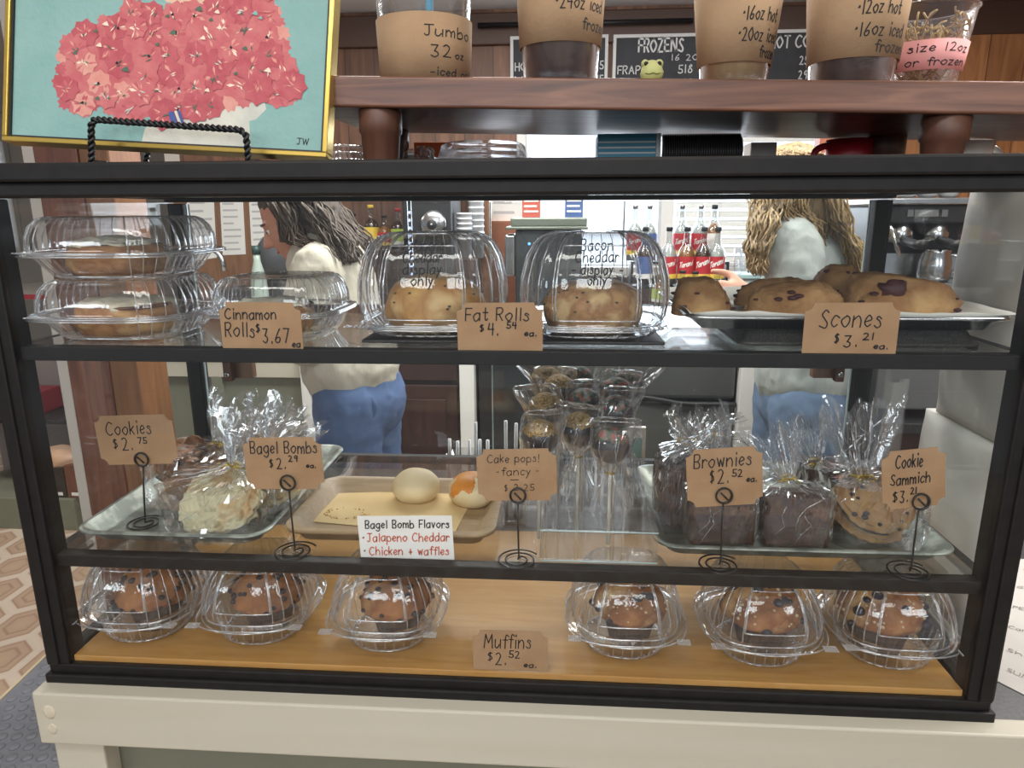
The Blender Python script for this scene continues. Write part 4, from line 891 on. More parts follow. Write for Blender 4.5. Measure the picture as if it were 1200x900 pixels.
def cake_pop(label, px, py, y, seed, spr, splay=0):
    c = at(px, py, y); rn = random.Random(seed); t = thing('cake_pop', label, 'cake pop', (c.x, c.y, ZM+.0035), 0, 'wrapped cake pops in the acrylic stand'); hz = c.z-ZM-.0035
    sh = lambda d, p: p*(1+.02*nz(d, 2, seed))
    MB().ball((0, 0, hz), (.0218, .0218, .0215), 4, 0, sh).obj('cake_ball', 'pop_choc', t)
    MB().ball((0, 0, hz+.0012), (.0222, .0222, .0214), 4, 0, lambda d, p: sh(d, p) if d.z > .28+.1*nz(d, 4, seed) else p*.9).obj('sprinkles', 'gold_sprinkle' if spr == 'g' else 'festive_sprinkle', t)
    MB().tube([(0, 0, 0), (0, 0, hz-.012)], .0021, 10).obj('stick', 'stick', t)
    n = 64; rows = []; P = [rn.uniform(0, 6.28) for _ in range(4)]; ca, sa = cos(rn.uniform(-.5, .5)), sin(rn.uniform(-.5, .5))
    for i, (z, fx, fy, pl, e) in enumerate(((-.085, .021, .012, .3, 2), (-.068, .019, .012, .3, 2), (-.05, .012, .010, .35, 2), (-.034, .0042, .0042, .2, 2), (-.024, .012, .012, .12, 2), (-.012, .0225, .0225, .05, 2), (.002, .0255, .0245, .03, 2.2), (.014, .027, .023, .03, 2.6), (.023, .0285, .017, .04, 2.6), (.031, .0275, .008, .05, 2.4), (.0345, .024, .0012, 0, 2))):
        rg = []
        for j, (x, yy) in enumerate(srect(fx, fy, e, n)):
            th = 2*pi*j/n; s = 1+pl*(.5*sin(7*th+P[0])+.5*sin(11*th+P[1]+i)); x, yy = x*s, yy*s
            x += splay*max(0, z)*.9; q = Vector((x*ca-yy*sa, x*sa+yy*ca, z+hz)); w_ = .0022 if i not in (3,) else 0
            rg.append((q.x+w_*nz(q, 60, seed), q.y+w_*nz(q, 60, seed+2), max(.0375, q.z+.0015*nz(q, 90, seed+4)+(.006*sin(5*th+P[2]) if i == 0 else 0))))
        rows.append(rg)
    wb = MB().loft(rows, 0, False, (False, True))
    for i in range(14): j = rn.randrange(n); k0 = rn.randrange(0, 7); wb.tube([rows[k][(j+(k-k0)*rn.choice((0, 1)))%n] for k in range(k0, min(10, k0+rn.randrange(2, 5))+1)], rn.uniform(.0002, .0005), 4, 1)
    wb.tube(rows[-2], .0005, 4, 1, closed=True); wb.obj('wrapper', ['cello', 'plastic_edge'], t)
    MB().tube([(.0045*cos(a), .0045*sin(a), hz-.034) for a in [2*pi*i/14 for i in range(14)]], .0011, 6, closed=True).obj('twist_tie', 'tie_gold', t)
for q in (('front right cake pop, dark chocolate with festive top, stick fully in view', 716, 522, .068, 1, 'f', .2), ('front left cake pop with gold sprinkles, above the Cake pops card', 632, 513, .078, 2, 'g', .3), ('cake pop between the two front ones, gold dusted dark chocolate', 678, 504, .112, 3, 'g', 0),
          ('right cake pop of the second row with a red and green top', 722, 484, .125, 4, 'f', .4), ('left cake pop of the second row with gold sprinkles', 639, 480, .15, 5, 'g', -.5), ('middle cake pop of the second row behind the dark one', 684, 475, .165, 6, 'f', .1),
          ('third row cake pop at the left under a pointed wrapper', 655, 458, .20, 7, 'g', -.2), ('third row cake pop at the right end', 722, 462, .19, 8, 'f', .3), ('back cake pop at the left with splayed wrapper', 640, 447, .255, 9, 'g', -.9), ('back cake pop in the middle, nearest the top shelf', 678, 447, .265, 10, 'f', .2), ('back cake pop at the right with splayed wrapper', 736, 452, .25, 11, 'f', 1.0)):
    cake_pop(*q)
# --- straws and wrapped picks standing behind the case
def cup_of(name, label, x, y, r, hgt): tag(MB().lathe([(r*.82, 0), (r, hgt), (r*.97, hgt), (r*.8, .002)], 28, caps=(True, False)).obj(name, 'plastic', loc=(x, y, .0005)), label, 'cup')
for gi, (pxs, lab) in enumerate((((527, 534, 549, 556, 562, 569), 'white straw standing in the left clear cup behind the case'), ((593, 603, 611), 'white straw standing in the right clear cup behind the case'))):
    xs = [at(p, 500, .5).x for p in pxs]; cx_ = (xs[0]+xs[-1])/2; cup_of('straw_cup', 'clear cup of white straws behind the case, ' + ('left one' if gi == 0 else 'right one'), cx_, .5, .042 if gi == 0 else .03, .13)
    for i, x in enumerate(xs):
        tz = at(pxs[i], (513, 517, 517, 494, 515, 517)[i] if gi == 0 else (492, 496, 508)[i], .5).z
        o = MB().tube([(x, .5+.004*(i % 3-1), .0032), (x+.003*(i % 2), .5+.006*(i % 3-1), tz)], .0032, 8); tag(o.obj('drinking_straw', 'white_plastic'), lab, 'straw', f'white straws behind the case{" right" if gi else ""}')
tag(MB().box((at(736, 520, .47).x, .465, .0005), (at(756, 520, .47).x, .475, at(740, 500, .47).z)).box((at(741, 520, .47).x, .4645, .1), (at(752, 520, .47).x, .465, at(740, 512, .47).z), 1).obj('paper_packet', ['white_card', mat('teal_print', S(150, 196, 200), .6)], bevel=.001), 'white and pale teal paper packet standing behind the cake pops', 'packet')
# ================================================================== ON TOP OF THE CASE
# walnut shelf riser on turned legs
s0 = at(352, 88, .10); s1 = at(352, 125, .10); sr = at(1198, 95, .10)
tl = atan2(s0.z-sr.z, sr.x-s0.x); zt_ = s0.z; th_ = s0.z-s1.z
riser = thing('shelf_riser', 'dark walnut shelf on turned legs standing on top of the bakery case', 'shelf', (s0.x, .10, zt_-th_)); riser.rotation_euler = (0, tl, 0)
MB().box((0, 0, 0), (1.02, .265, th_)).obj('board', 'walnut', riser, .003, 3)
def leg(px, y):
    p = at(px, 160, y); lx = p.x-s0.x; zb = CH-(zt_-th_)+lx*sin(tl)
    MB().lathe([(.019, zb+.0008), (.0205, zb+.004), (.0225, -.026), (.0245, -.024), (.0245, -.001), (.0235, 0)], 32, (lx, y-.10, 0)).obj('leg', 'walnut_leg', riser)
for px, y in ((447, .128), (459, .325), (1107, .128), (1040, .325)): leg(px, y)
ztop = lambda x: zt_-(x-s0.x)*sin(tl)+.0006
# cups with kraft sleeves
MT['coffee_beans'] = mat('coffee_beans', S(62, 56, 58), .6, col2=S(92, 86, 88), nscale=60, stretch=(1, 1, .05))
MT['amber'] = mat('amber', S(196, 164, 112), .5, col2=S(216, 190, 142), nscale=50, stretch=(1, 1, .05))
def display_cup(label, pxl, pxr, y, r0, r1, h, sl, lines, fill=None, lean=0, name='paper_cup', sleeve='sleeve', text_px=None):
    "r0 bottom radius, r1 top radius; sl: sleeve (z0, z1); lines (text, v as height, letter height, u0, u1 as fractions of front half)"
    x = (at(pxl, 80, y).x+at(pxr, 80, y).x)/2; t = thing('sample_cup', label, 'cup', (x, y, ztop(x)), 0, 'sample cups on the walnut shelf')
    rr = lambda z: r0+(r1-r0)*z/h
    MB().lathe([(r0-.002, 0), (r0, .002), (r1, h), (r1+.002, h+.002), (r1, h+.004), (r1-.001, h), (r0-.0012, .003)], 48, caps=(True, True)).obj('cup', 'plastic', t)
    if fill: MB().lathe([(r0-.003, .004), (rr(h*.8)-.003, h*.8)], 40).obj('filling', fill, t)
    z0, z1 = sl; sb = MB().lathe([(rr(z0)+.0012, z0), (rr(z1)+.0012, z1), (rr(z1)+.0022, z1), (rr(z0)+.0022, z0), (rr(z0)+.0012, z0)], 64, caps=(False, False)).obj('sleeve', sleeve, t)
    wr = MB(); phi0 = atan2(CAM.y-y, CAM.x-x)
    for s, v, hh, u0, u1 in lines:
        f = lambda u, vv: ((rr(vv)+.0026)*cos(phi0+u), (rr(vv)+.0026)*sin(phi0+u), vv)
        a0, a1 = math.asin(max(-1, u0)), math.asin(min(1, u1))
        wr2 = MB(); write(wr2, s, 0, v, hh, .0013, lambda u, vv: (u, vv, 0), width=(a1-a0)*rr(v), slant=.04)
        wr.add([f(a0+p[0]/rr(v), p[1]) for p in wr2.v], wr2.f)
    wr.obj('lettering', 'ink', sb); return t
display_cup('clear jumbo cup in a kraft sleeve marked Jumbo 32oz, leftmost on the shelf', 445, 553, .165, .0505, .058, .18, (.001, .067), [('Jumbo', .043, .0105, .0, .90), ('32', .022, .012, .12, .55), ('oz', .022, .007, .62, .8), ('-iced only', .003, .008, .08, .97)])
st = at(502, 10, .165); tag(MB().tube([(st.x, .165, ztop(st.x)+.006), (st.x+.004, .163, ztop(st.x)+.26)], .0045, 12).obj('drinking_straw', mat('blue_straw', S(96, 190, 226), .4), ), 'light blue straw standing in the jumbo cup', 'straw')
display_cup('dark filled cup in a kraft sleeve marked 24oz, second from the left end', 609, 704, .165, .0425, .052, .17, (.040, .115), [('*24oz iced', .072, .0125, -.12, .92), ('frozen', .052, .011, .5, .98)], 'coffee_beans')
display_cup('amber filled cup in a kraft sleeve marked 16oz hot and 20oz', 812, 908, .165, .036, .052, .15, (.022, .105), [('*16oz hot', .062, .0125, .12, .9), ('*20oz iced', .042, .0125, .05, .96), ('frozen', .026, .011, .62, .97)], 'amber')
display_cup('dark filled cup in a kraft sleeve marked 12oz hot and 16oz', 946, 1050, .165, .0435, .056, .15, (.026, .115), [('*12oz hot', .067, .0125, .0, .8), ('*16oz iced', .046, .0125, -.02, .92), ('frozen', .030, .011, .42, .96)], 'coffee_beans')
# kids cup of paper shreds, leaning
MT['pink_band'] = mat('pink_band', S(226, 160, 158), .8)
x = (at(1043, 80, .245).x+at(1104, 80, .245).x)/2+.008
t = thing('sample_cup', 'clear cup of tan paper shreds with a pink kids size band, rightmost', 'cup', (x, .245, ztop(x)), 0, 'sample cups on the walnut shelf')
rr = lambda z: .037+.0022/.01*z*.62
MB().lathe([(.035, 0), (.037, .002), (rr(.1), .1), (rr(.1)+.003, .102), (rr(.1), .104), (rr(.1)-.001, .1), (.0355, .003)], 48).obj('cup', 'plastic', t)
bd = MB().lathe([(rr(.03)+.0006, .030), (rr(.062)+.0006, .062), (rr(.062)+.0012, .062), (rr(.03)+.0012, .030), (rr(.03)+.0006, .030)], 64, caps=(False, False)).obj('pink_band', 'pink_band', t)
wr = MB(); phi0 = atan2(CAM.y-.245, CAM.x-x)
for s, v, hh, u0, u1 in (('Kids size 12oz', .049, .0085, -.97, .93), ('iced or frozen', .034, .0085, -.97, .93)):
    a0, a1 = math.asin(u0), math.asin(u1); w2 = MB(); write(w2, s, 0, v, hh, .0012, lambda u, vv: (u, vv, 0), width=(a1-a0)*rr(v))
    wr.add([((rr(p[1])+.0018)*cos(phi0+a0+p[0]/rr(v)), (rr(p[1])+.0018)*sin(phi0+a0+p[0]/rr(v)), p[1]) for p in w2.v], w2.f)
wr.obj('lettering', 'ink', bd)
shr = MB(); rn = random.Random(4)
for i in range(110):
    a, q, z = rn.uniform(0, 6.28), sqrt(rn.random()), rn.uniform(.006, .094); r = (rr(z)-.006)*q; d = Vector((rn.gauss(0, 1), rn.gauss(0, 1), rn.gauss(0, .8))).normalized()*.013; c = Vector((r*cos(a), r*sin(a), z)); pts = []
    for k in range(5):
        p = c+d*(k/2-1)+Vector((0, 0, .004*sin(k*1.5+i))); hr = sqrt(p.x**2+p.y**2); lim = rr(max(.004, min(.1, p.z)))-.004; p.z = max(.005, min(.098, p.z))
        if hr > lim: p.x *= lim/hr; p.y *= lim/hr
        pts.append(tuple(p))
    shr.tube(pts, .0013, 4)
o = shr.obj('paper_shreds', mat('shred', S(186, 160, 112), .8, col2=S(150, 124, 82), nscale=20), t); o['kind'] = 'stuff'
# little yellow-green frog figure
fx = at(764, 80, .14); t = thing('frog_figurine', 'tiny pale green frog head figurine on the walnut shelf edge', 'figurine', (fx.x, .14, ztop(fx.x)))
MT['frog'] = mat('frog', S(192, 194, 128), .6, col2=S(178, 180, 112), nscale=40)
o = MB(); o.ball((0, 0, .0125), (.0122, .0105, .0125), 4, 0, lambda d, p: Vector((p.x*(1.08 if d.z < 0 else 1), p.y, p.z)))
o.obj('head', 'frog', t)
for s in (-1, 1):
    e = MB().ball((s*.0078, -.001, .0205), (.0045, .005, .005), 3, 0).obj('eye_bump', 'frog', t); MB().ball((s*.0072, -.0062, .0202), (.0026, .0012, .0024), 2).obj('eye', 'ink', e)
MB().tube([(-.008, -.0078, .0098), (-.004, -.0103, .0088), (0, -.0108, .0100), (.004, -.0103, .0088), (.008, -.0078, .0098)], .0006, 6).obj('mouth', mat('frog_line', S(120, 122, 60), .6), t)

# framed painting on a twisted wire easel
MT['gold'] = mat('gold', S(206, 176, 92), .3, .85)
MT['teal_paint'] = mat('teal_paint', S(140, 178, 172), .7, col2=S(128, 168, 164), nscale=14, bump=.25, bscale=120)
MT['white_pigment'] = mat('white_pigment', S(214, 212, 198), .8, col2=S(196, 196, 186), nscale=30, bump=.3, bscale=90)
MT['petal'] = mat('petal', S(192, 98, 104), .8, col2=S(202, 118, 118), nscale=60, bump=.3, bscale=110)
MT['petal_deep'] = mat('petal_deep', S(178, 80, 90), .8, col2=S(190, 98, 104), nscale=60, bump=.3, bscale=110)
MT['petal_peach'] = mat('petal_peach', S(212, 142, 130), .8, col2=S(218, 158, 144), nscale=60, bump=.3, bscale=110)
MT['leaf_green'] = mat('leaf_green', S(84, 108, 92), .8); MT['skin_paint'] = mat('skin_paint', S(220, 186, 162), .8); MT['blue_paint'] = mat('blue_paint', S(72, 92, 150), .8); MT['cream_paint'] = mat('cream_paint', S(238, 214, 194), .8)
BLp, BRp = at(3, 165, .075), at(383, 185, .075); pw = (BRp-BLp).length; ph = .205; rl = atan2(BLp.z-BRp.z, BRp.x-BLp.x)
t = thing('painting', 'gold framed painting of a figure holding a mass of pink flowers on teal', 'painting', BLp, 0); t.rotation_euler = (radians(-11), rl, 0)
fr = MB(); fw2 = .0055
for a, bq in (((0, -.002, 0), (pw, .02, fw2)), ((0, -.002, ph-fw2), (pw, .02, ph)), ((0, -.002, fw2), (fw2, .02, ph-fw2)), ((pw-fw2, -.002, fw2), (pw, .02, ph-fw2))): fr.box(a, bq)
fr.obj('frame', 'gold', t, .001)
g = .0022; sl_ = MB()
for a, bq in (((fw2, .001, fw2), (pw-fw2, .02, fw2+g)), ((fw2, .001, fw2+g), (fw2+g, .02, ph-fw2)), ((pw-fw2-g, .001, fw2+g), (pw-fw2, .02, ph-fw2))): sl_.box(a, bq)
sl_.obj('shadow_gap', 'black', t)
cv = MB(); mats_ = ['teal_paint', 'white_pigment', 'petal', 'petal_deep', 'petal_peach', 'leaf_green', 'skin_paint', 'blue_paint', 'cream_paint', 'ink']
cv.box((fw2+g, .004, fw2+g), (pw-fw2-g, .018, ph-fw2), 0)
Mt = Matrix.Translation(BLp) @ t.rotation_euler.to_matrix().to_4x4(); Mi = Mt.inverted()
def pc(px, py):   # photo position -> canvas coordinates
    n_ = (Mt.to_3x3() @ Vector((0, 1, 0))); p0 = Mt @ Vector((0, .004, 0)); d = ray(px, py); k = (p0-CAM).dot(n_)/d.dot(n_); q = Mi @ (CAM+d*k); return q.x, q.z
_ly = [.0039]
def daub(pts, mi):
    _ly[0] -= .000002; cv.add([(min(pw-fw2-g, max(fw2+g, x)), _ly[0], min(ph-fw2, max(fw2+g, z))) for x, z in pts], [tuple(range(len(pts)))], mi)
def poly(pp_, mi): daub([pc(*q) for q in pp_], mi)
def star(px, py, r, mi, k=9, jag=.35, rn=random.Random(1), sq=1):
    x, z = pc(px, py); R_ = r*.00096; daub([(x+R_*(1+(jag if i % 2 else -jag)*rn.uniform(.5, 1))*cos(2*pi*i/(2*k)+.3), z+sq*R_*(1+(jag if i % 2 else -jag)*rn.uniform(.5, 1))*sin(2*pi*i/(2*k)+.3)) for i in range(2*k)], mi)
poly([(170, 150), (215, 128), (260, 118), (296, 104), (306, 100), (312, 128), (300, 140), (292, 142), (294, 172), (166, 166)], 1)
poly([(114, 152), (168, 150), (166, 165), (112, 162)], 0)
poly([(200, -30), (242, -30), (240, 10), (228, 18), (206, 16), (200, 2)], 6); poly([(190, -40), (235, -40), (236, 0), (212, 6), (194, 2)], 6)
rn = random.Random(12)
blob_ = [(92, 40), (150, 8), (175, 12), (250, 8), (262, -30), (320, -30), (322, 14), (330, 40), (332, 70), (346, 96), (344, 112), (330, 116), (312, 108), (286, 118), (252, 124), (214, 128), (186, 138), (140, 134), (118, 118), (100, 130), (76, 120), (70, 96), (72, 66), (80, 50)]
poly(blob_, 2)
for i in range(len(blob_)):
    (x0_, y0_), (x1_, y1_) = blob_[i], blob_[(i+1) % len(blob_)]
    for u in (0, .5): star(x0_+(x1_-x0_)*u, y0_+(y1_-y0_)*u, rn.uniform(6, 10), rn.choice((2, 2, 3, 4)), 8, .2, rn)
def inside(x, y):
    c = False
    for i in range(len(blob_)):
        (x0_, y0_), (x1_, y1_) = blob_[i], blob_[i-1]
        if (y0_ > y) != (y1_ > y) and x < (x1_-x0_)*(y-y0_)/(y1_-y0_)+x0_: c = not c
    return c
fl2 = []
for i in range(400):
    x, y = rn.uniform(72, 346), rn.uniform(-20, 136)
    if inside(x, y) and all((x-a)**2+(y-b_)**2 > 330 for a, b_ in fl2): fl2.append((x, y))
for x, y in fl2:
    star(x, y, rn.uniform(13, 18), 4 if (x < 150 and y > 70 and rn.random() < .7) else rn.choice((2, 3, 3, 2, 2)), 8, .13, rn)
    for k in range(9):
        a = rn.uniform(0, 6.28); c_, s_ = cos(a), sin(a); l_ = rn.uniform(8, 16); w_ = rn.uniform(.6, 2.2); b_ = rn.uniform(2, 5)
        poly([(x+b_*c_-w_*s_*.4, y+b_*s_+w_*c_*.4), (x+l_*.7*c_-w_*s_, y+l_*.7*s_+w_*c_), (x+l_*c_, y+l_*s_), (x+l_*.7*c_+w_*s_, y+l_*.7*s_-w_*c_)], rn.choice((2, 3, 4, 4, 2, 3, 8 if rn.random() < .3 else 4)))
for x, y in fl2:
    m1 = rn.choice((5, 8, 8, 4, 1)); dr = rn.uniform(0, 3.1)
    for k in range(rn.randint(2, 4)):
        a = dr+rn.gauss(0, .5); r_ = rn.uniform(2, 5); ox, oy = rn.uniform(-4, 4), rn.uniform(-3, 3); c_, s_ = cos(a), sin(a)
        poly([(x+ox-r_*c_, y+oy-r_*s_), (x+ox-s_*.9, y+oy+c_*.9), (x+ox+r_*c_, y+oy+r_*s_), (x+ox+s_*.8, y+oy-c_*.8)], m1 if k else rn.choice((5, m1)))
    if rn.random() < .4: star(x+rn.uniform(-3, 3), y+rn.uniform(-3, 3), 1.7, rn.choice((5, 9)), 3, .3, rn)
for i in range(22):
    x, y = rn.uniform(85, 330), rn.uniform(10, 120)
    if inside(x, y): star(x, y, rn.uniform(2.5, 4.5), rn.choice((5, 5, 0, 8)), 3, .35, rn, .7)
poly([(198, 132), (204, 131), (210, 148), (203, 150)], 7); poly([(205, 131), (208, 130), (214, 147), (211, 148)], 1); poly([(209, 130), (212, 130), (217, 146), (214, 147)], 7)
cvo = cv
jx, jz = pc(348, 169); write(cv, 'JW', jx, jz, .0065, .0009, lambda u, v: (u, .0036, v), 9)
cv.obj('canvas', mats_, t)
# easel
def rope(mb, path, r):
    P = [Vector(p) for p in path]; Q = [P[0]]
    for a, bq in zip(P, P[1:]):
        k = max(2, int((bq-a).length/.0011)); Q += [a.lerp(bq, (i+1)/k) for i in range(k)]
    for s in (0, pi):
        pts = []
        for i, p in enumerate(Q):
            tn = (Q[min(i+1, len(Q)-1)]-Q[max(0, i-1)]).normalized(); n1 = tn.cross(Vector((0, 1, 0))); n1 = n1.normalized() if n1.length > .1 else Vector((1, 0, 0)); n2 = tn.cross(n1); a = i*.55+s
            pts.append(tuple(p+(n1*cos(a)+n2*sin(a))*r*.62))
        mb.tube(pts, r*.62, 6)
e1, e2, e3, e4 = at(107, 187, .05), at(106, 140, .05), at(288, 152, .05), at(291, 187, .05)
t = thing('wire_easel', 'black twisted wire easel holding the framed flower painting', 'easel', (0, 0, 0)); o = MB()
for e in (e1, e4): e.z = CH+.003
rope(o, [e1, e2+Vector((0, 0, -.006)), e2+Vector((.005, 0, 0)), e3+Vector((-.006, 0, 0)), e3+Vector((0, 0, -.006)), e4], .0032); o.obj('front_rail', 'black', t)
for e in (e1, e4):
    o = MB(); rope(o, [e, (e.x, .15, e.z), (e.x*.9+.02, .195, e.z+.1)], .003); o.obj('support_arm', 'black', t)
# containers, sign, lids, mugs standing on the case behind the riser
def stack_cup(label, pxc, y, r0, r1, h, n=1, kind='clear_bowl', ribs=True):
    x = at(pxc, 170, y).x; t0_ = None
    for i in range(n):
        rf = (lambda a, z: .0018*max(0, cos(24*a))) if ribs else None
        if t0_ is None: t0_ = MB().lathe([(r1, 0), (r1+.004, .001), (r1+.004, .003), (r1-.001, .004), (r0, h-.004), (r0-.005, h)], 96, rf=rf, caps=(False, True)).obj(kind, 'rib_plastic'); t0_.location = (x, y, CH+.001); tag(t0_, label, 'bowl', label)
        else: d = dup(t0_, None, (x, y, CH+.001+.009*i))
    return t0_
for i, (px, y, r0, r1, h, n, lab) in enumerate(((405, .31, .026, .030, .022, 3, 'upturned clear cup in the nested stack beside the painting'), (490, .30, .019, .025, .024, 2, 'clear lid in the nested stack right of the first riser leg'), (566, .30, .056, .062, .022, 3, 'wide ribbed clear bowl in the nested stack before the orange sign'))): stack_cup(lab, px, y, r0, r1, h, n)
MT['orange'] = mat('orange', S(212, 104, 52), .6)
p = at(508, 170, .385); t = thing('orange_sign', 'small orange sign with white letters behind the clear bowls', 'sign', (p.x-.028, .375, CH+.0008))
MB().box((0, 0, 0), (.06, .006, .05)).obj('plate', 'orange', t, .0008); o = MB(); write(o, 'JO', .005, .029, .014, .0032, lambda u, v: (u, -.0006, v)); o.obj('lettering', 'white_card', t)
# teal box with white stripes, column of black lids
MT['teal'] = mat('teal', S(72, 152, 180), .5)
p0, p1 = at(700, 170, .30), at(768, 170, .30); t = thing('teal_box', 'teal carton with white stripes standing under the walnut shelf', 'box', (p0.x, .29, CH+.0008)); w_ = p1.x-p0.x
MB().box((0, 0, 0), (w_, .06, .05)).obj('carton', 'teal', t, .001); o = MB()
for z in (.024, .031, .038): o.box((.001, -.0006, z), (w_-.001, .0, z+.0022))
o.obj('stripes', 'white_card', t); MB().box((w_, -.001, 0), (w_+.006, .06, .05)).obj('end_flap', 'white_card', t, .0006)
p0, p1 = at(776, 170, .29), at(868, 170, .29); n = 34; ld0 = None
for i in range(n):
    x = p0.x+(p1.x-p0.x)*(i+.5)/n
    if ld0 is None:
        pr = [(.0, 0), (.0245, 0), (.025, .0008), (.0235, .0016), (.022, .0024), (.019, .0022), (.0, .0022)]
        ld0 = MB().lathe(pr, 40).obj('drink_cover', mat('lid_black', S(62, 60, 60), .25)); ld0.rotation_euler = (0, pi/2, 0); tag(ld0, 'black cup lid standing on edge in the row under the walnut shelf', 'lid', 'row of black cup lids')
        ld0.location = (x, .30, CH+.0257)
    else: c = ld0.copy(); COL.objects.link(c); c.location = (x, .30, CH+.0257)
# red mug and white cup
def mug(label, px, y, r, h, m, hs, flare=0, name='mug'):
    x = at(px, 170, y).x; t = thing(name, label, 'mug', (x, y, CH+.0008))
    MB().lathe([(r*(1-flare)*.9, 0), (r*(1-flare), .003), (r*(1-flare*.35), h*.5), (r, h), (r-.003, h), (r*(1-flare*.4)-.003, h*.5), (r*(1-flare)-.004, .006), (0, .006)], 48).obj('body', m, t)
    pts = []
    for i in range(15):
        a = -pi/2+pi*i/14; pts.append((hs*(r*(1-flare*.5)-.003+.02*cos(a)), 0, h*.52+h*.3*sin(a)))
    MB().tube(pts, .0048, 10).obj('handle', m, t)
mug('deep red mug with its handle to the left under the walnut shelf', 996, .335, .031, .043, 'red', -1)
mug('white coffee cup with a curved handle at the right end of the case top', 1134, .37, .034, .041, mat('china', S(226, 226, 222), .2, coat=.4), 1, .32, 'coffee_cup')
p0 = at(876, 170, .38)
tag(MB().box((p0.x, .36, CH+.0008), (at(906, 170, .38).x, .40, CH+.044)).obj('white_carton', 'white_card', bevel=.001), 'white carton standing between the black lids and the blinds', 'box')
# ================================================================== BEHIND THE CASE
# menu boards on the back wall
MT['chalk'] = mat('chalk', S(206, 206, 204), .9); MT['slate'] = mat('slate', S(40, 42, 46), .7, col2=S(52, 54, 58), nscale=9)
def menu(label, pxl, pxr, ptop, hgt, lines):
    a, b = at(pxl, ptop, YB-.03), at(pxr, ptop, YB-.03); w_ = b.x-a.x; t = thing('menu_board', label, 'menu board', (a.x, YB-.036, a.z-hgt), 0, 'chalkboard menus on the back wall')
    MB().box((.012, .004, .012), (w_-.012, .035, hgt-.012)).obj('slate', 'slate', t); f = MB()
    for p, q in (((0, 0, 0), (.014, .035, hgt)), ((w_-.014, 0, 0), (w_, .035, hgt)), ((.014, 0, 0), (w_-.014, .035, .014)), ((.014, 0, hgt-.014), (w_-.014, .035, hgt))): f.box(p, q)
    f.obj('frame', 'chalk', t); o = MB()
    for s, u0, u1, v, hh in lines: write(o, s, u0*w_, hgt-v, hh, hh*.14, lambda u, vv: (u, .003, vv), width=(u1-u0)*w_, slant=0, k=3)
    o.obj('chalk_lettering', 'chalk', t)
rows = lambda names, p: [(n, .05, .05+.055*len(n), .15+.062*i, .034) for i, n in enumerate(names)]+[(q, .62, .76, .15+.062*i, .034) for i, q in enumerate(p)]+[(q, .82, .96, .15+.062*i, .034) for i, q in enumerate(p[::-1])]
menu('chalkboard menu half hidden behind the 24oz cup', 598, 713, 43, .345, [('HOT', .3, .7, .07, .05)]+rows(['HOUSE', 'LATTE', 'MOCHA', 'TEA'], ['350', '418', '475', '325']))
menu('chalkboard menu headed FROZENS behind the frog figurine', 719, 845, 41, .345, [('FROZENS', .24, .66, .075, .055), ('16 20 24', .55, .96, .115, .025)]+[(q[0], q[1], q[2], q[3]+.02, q[4]) for q in rows(['FRAPPE', 'FRAPPE W', 'SMOOTHIE', 'SIGNATURE'], ['518', '528', '546', '565'])])
menu('chalkboard menu headed HOT COFFEE between the 16oz and 12oz cups', 868, 985, 36, .345, [('HOT COFFEE', .3, .95, .075, .05)]+rows(['DRIP', 'MILK', 'WHITE', 'LATTE'], ['252', '298', '348', '418']))
rod = MB().tube([(at(560, 30, YB-.06).x, YB-.06, at(560, 30, YB-.06).z), (at(812, 27, YB-.06).x, YB-.06, at(560, 30, YB-.06).z)], .012, 10); t = rod.obj('curtain_rod', 'dark_metal'); tag(t, 'dark rod along the back wall above the chalkboards', 'rod')

# papers pinned to the back wall
def sheet(label, y, pts, m='white_card', lines=8, group='papers pinned on the back wall', col='grey'):
    A = [at(*q, y) for q in pts]; o = MB(); o.add([(q.x, y, q.z) for q in A]+[(q.x, y+.002, q.z) for q in A], [(0, 1, 2, 3), (7, 6, 5, 4), (0, 4, 5, 1), (1, 5, 6, 2), (2, 6, 7, 3), (3, 7, 4, 0)])
    TL, TR, BR_, BL_ = A
    rn = random.Random(int(pts[0][0]))
    for i in range(lines):
        v = (i+1)/(lines+1); L0, R0 = TL.lerp(BL_, v), TR.lerp(BR_, v); e = rn.uniform(.55, .92); p, q = L0.lerp(R0, .1), L0.lerp(R0, e); d = (BL_-TL)*(.28/(lines+1))
        o.add([(p.x, y-.0008, p.z), (q.x, y-.0008, q.z), (q.x+d.x, y-.0008, q.z+d.z), (p.x+d.x, y-.0008, p.z+d.z)], [(0, 1, 2, 3)], 1)
    return tag(o.obj('paper_sheet', [m, mat('faint_ink', S(186, 186, 188), .9) if 'faint_ink' not in bpy.data.materials else bpy.data.materials['faint_ink']]), label, 'paper', group)
pb = at(222, 226, YB-.008), at(340, 330, YB-.008)
tag(MB().box((at(212, 300, YB).x, YB-.012, at(222, 350, YB).z), (at(345, 300, YB).x, YB-.001, at(222, 190, YB).z)).obj('pine_board', 'orange_wood'), 'orange brown board behind the pinned papers at the left', 'board')
sheet('leftmost pinned paper sheet behind the left rear post', YB-.016, [(218, 226), (250, 226), (254, 302), (226, 306)], lines=7)
sheet('middle pinned paper sheet over the curved faucet', YB-.016, [(257, 222), (284, 222), (288, 298), (261, 299)], lines=9)
sheet('pinned paper sheet nearest the bending person', YB-.016, [(291, 222), (318, 222), (322, 294), (295, 296)], lines=8)
sheet('wide blank paper sheet pinned above the orange wood near the centre', YB-.05, [(574, 224), (612, 224), (612, 259), (575, 259)], lines=2)
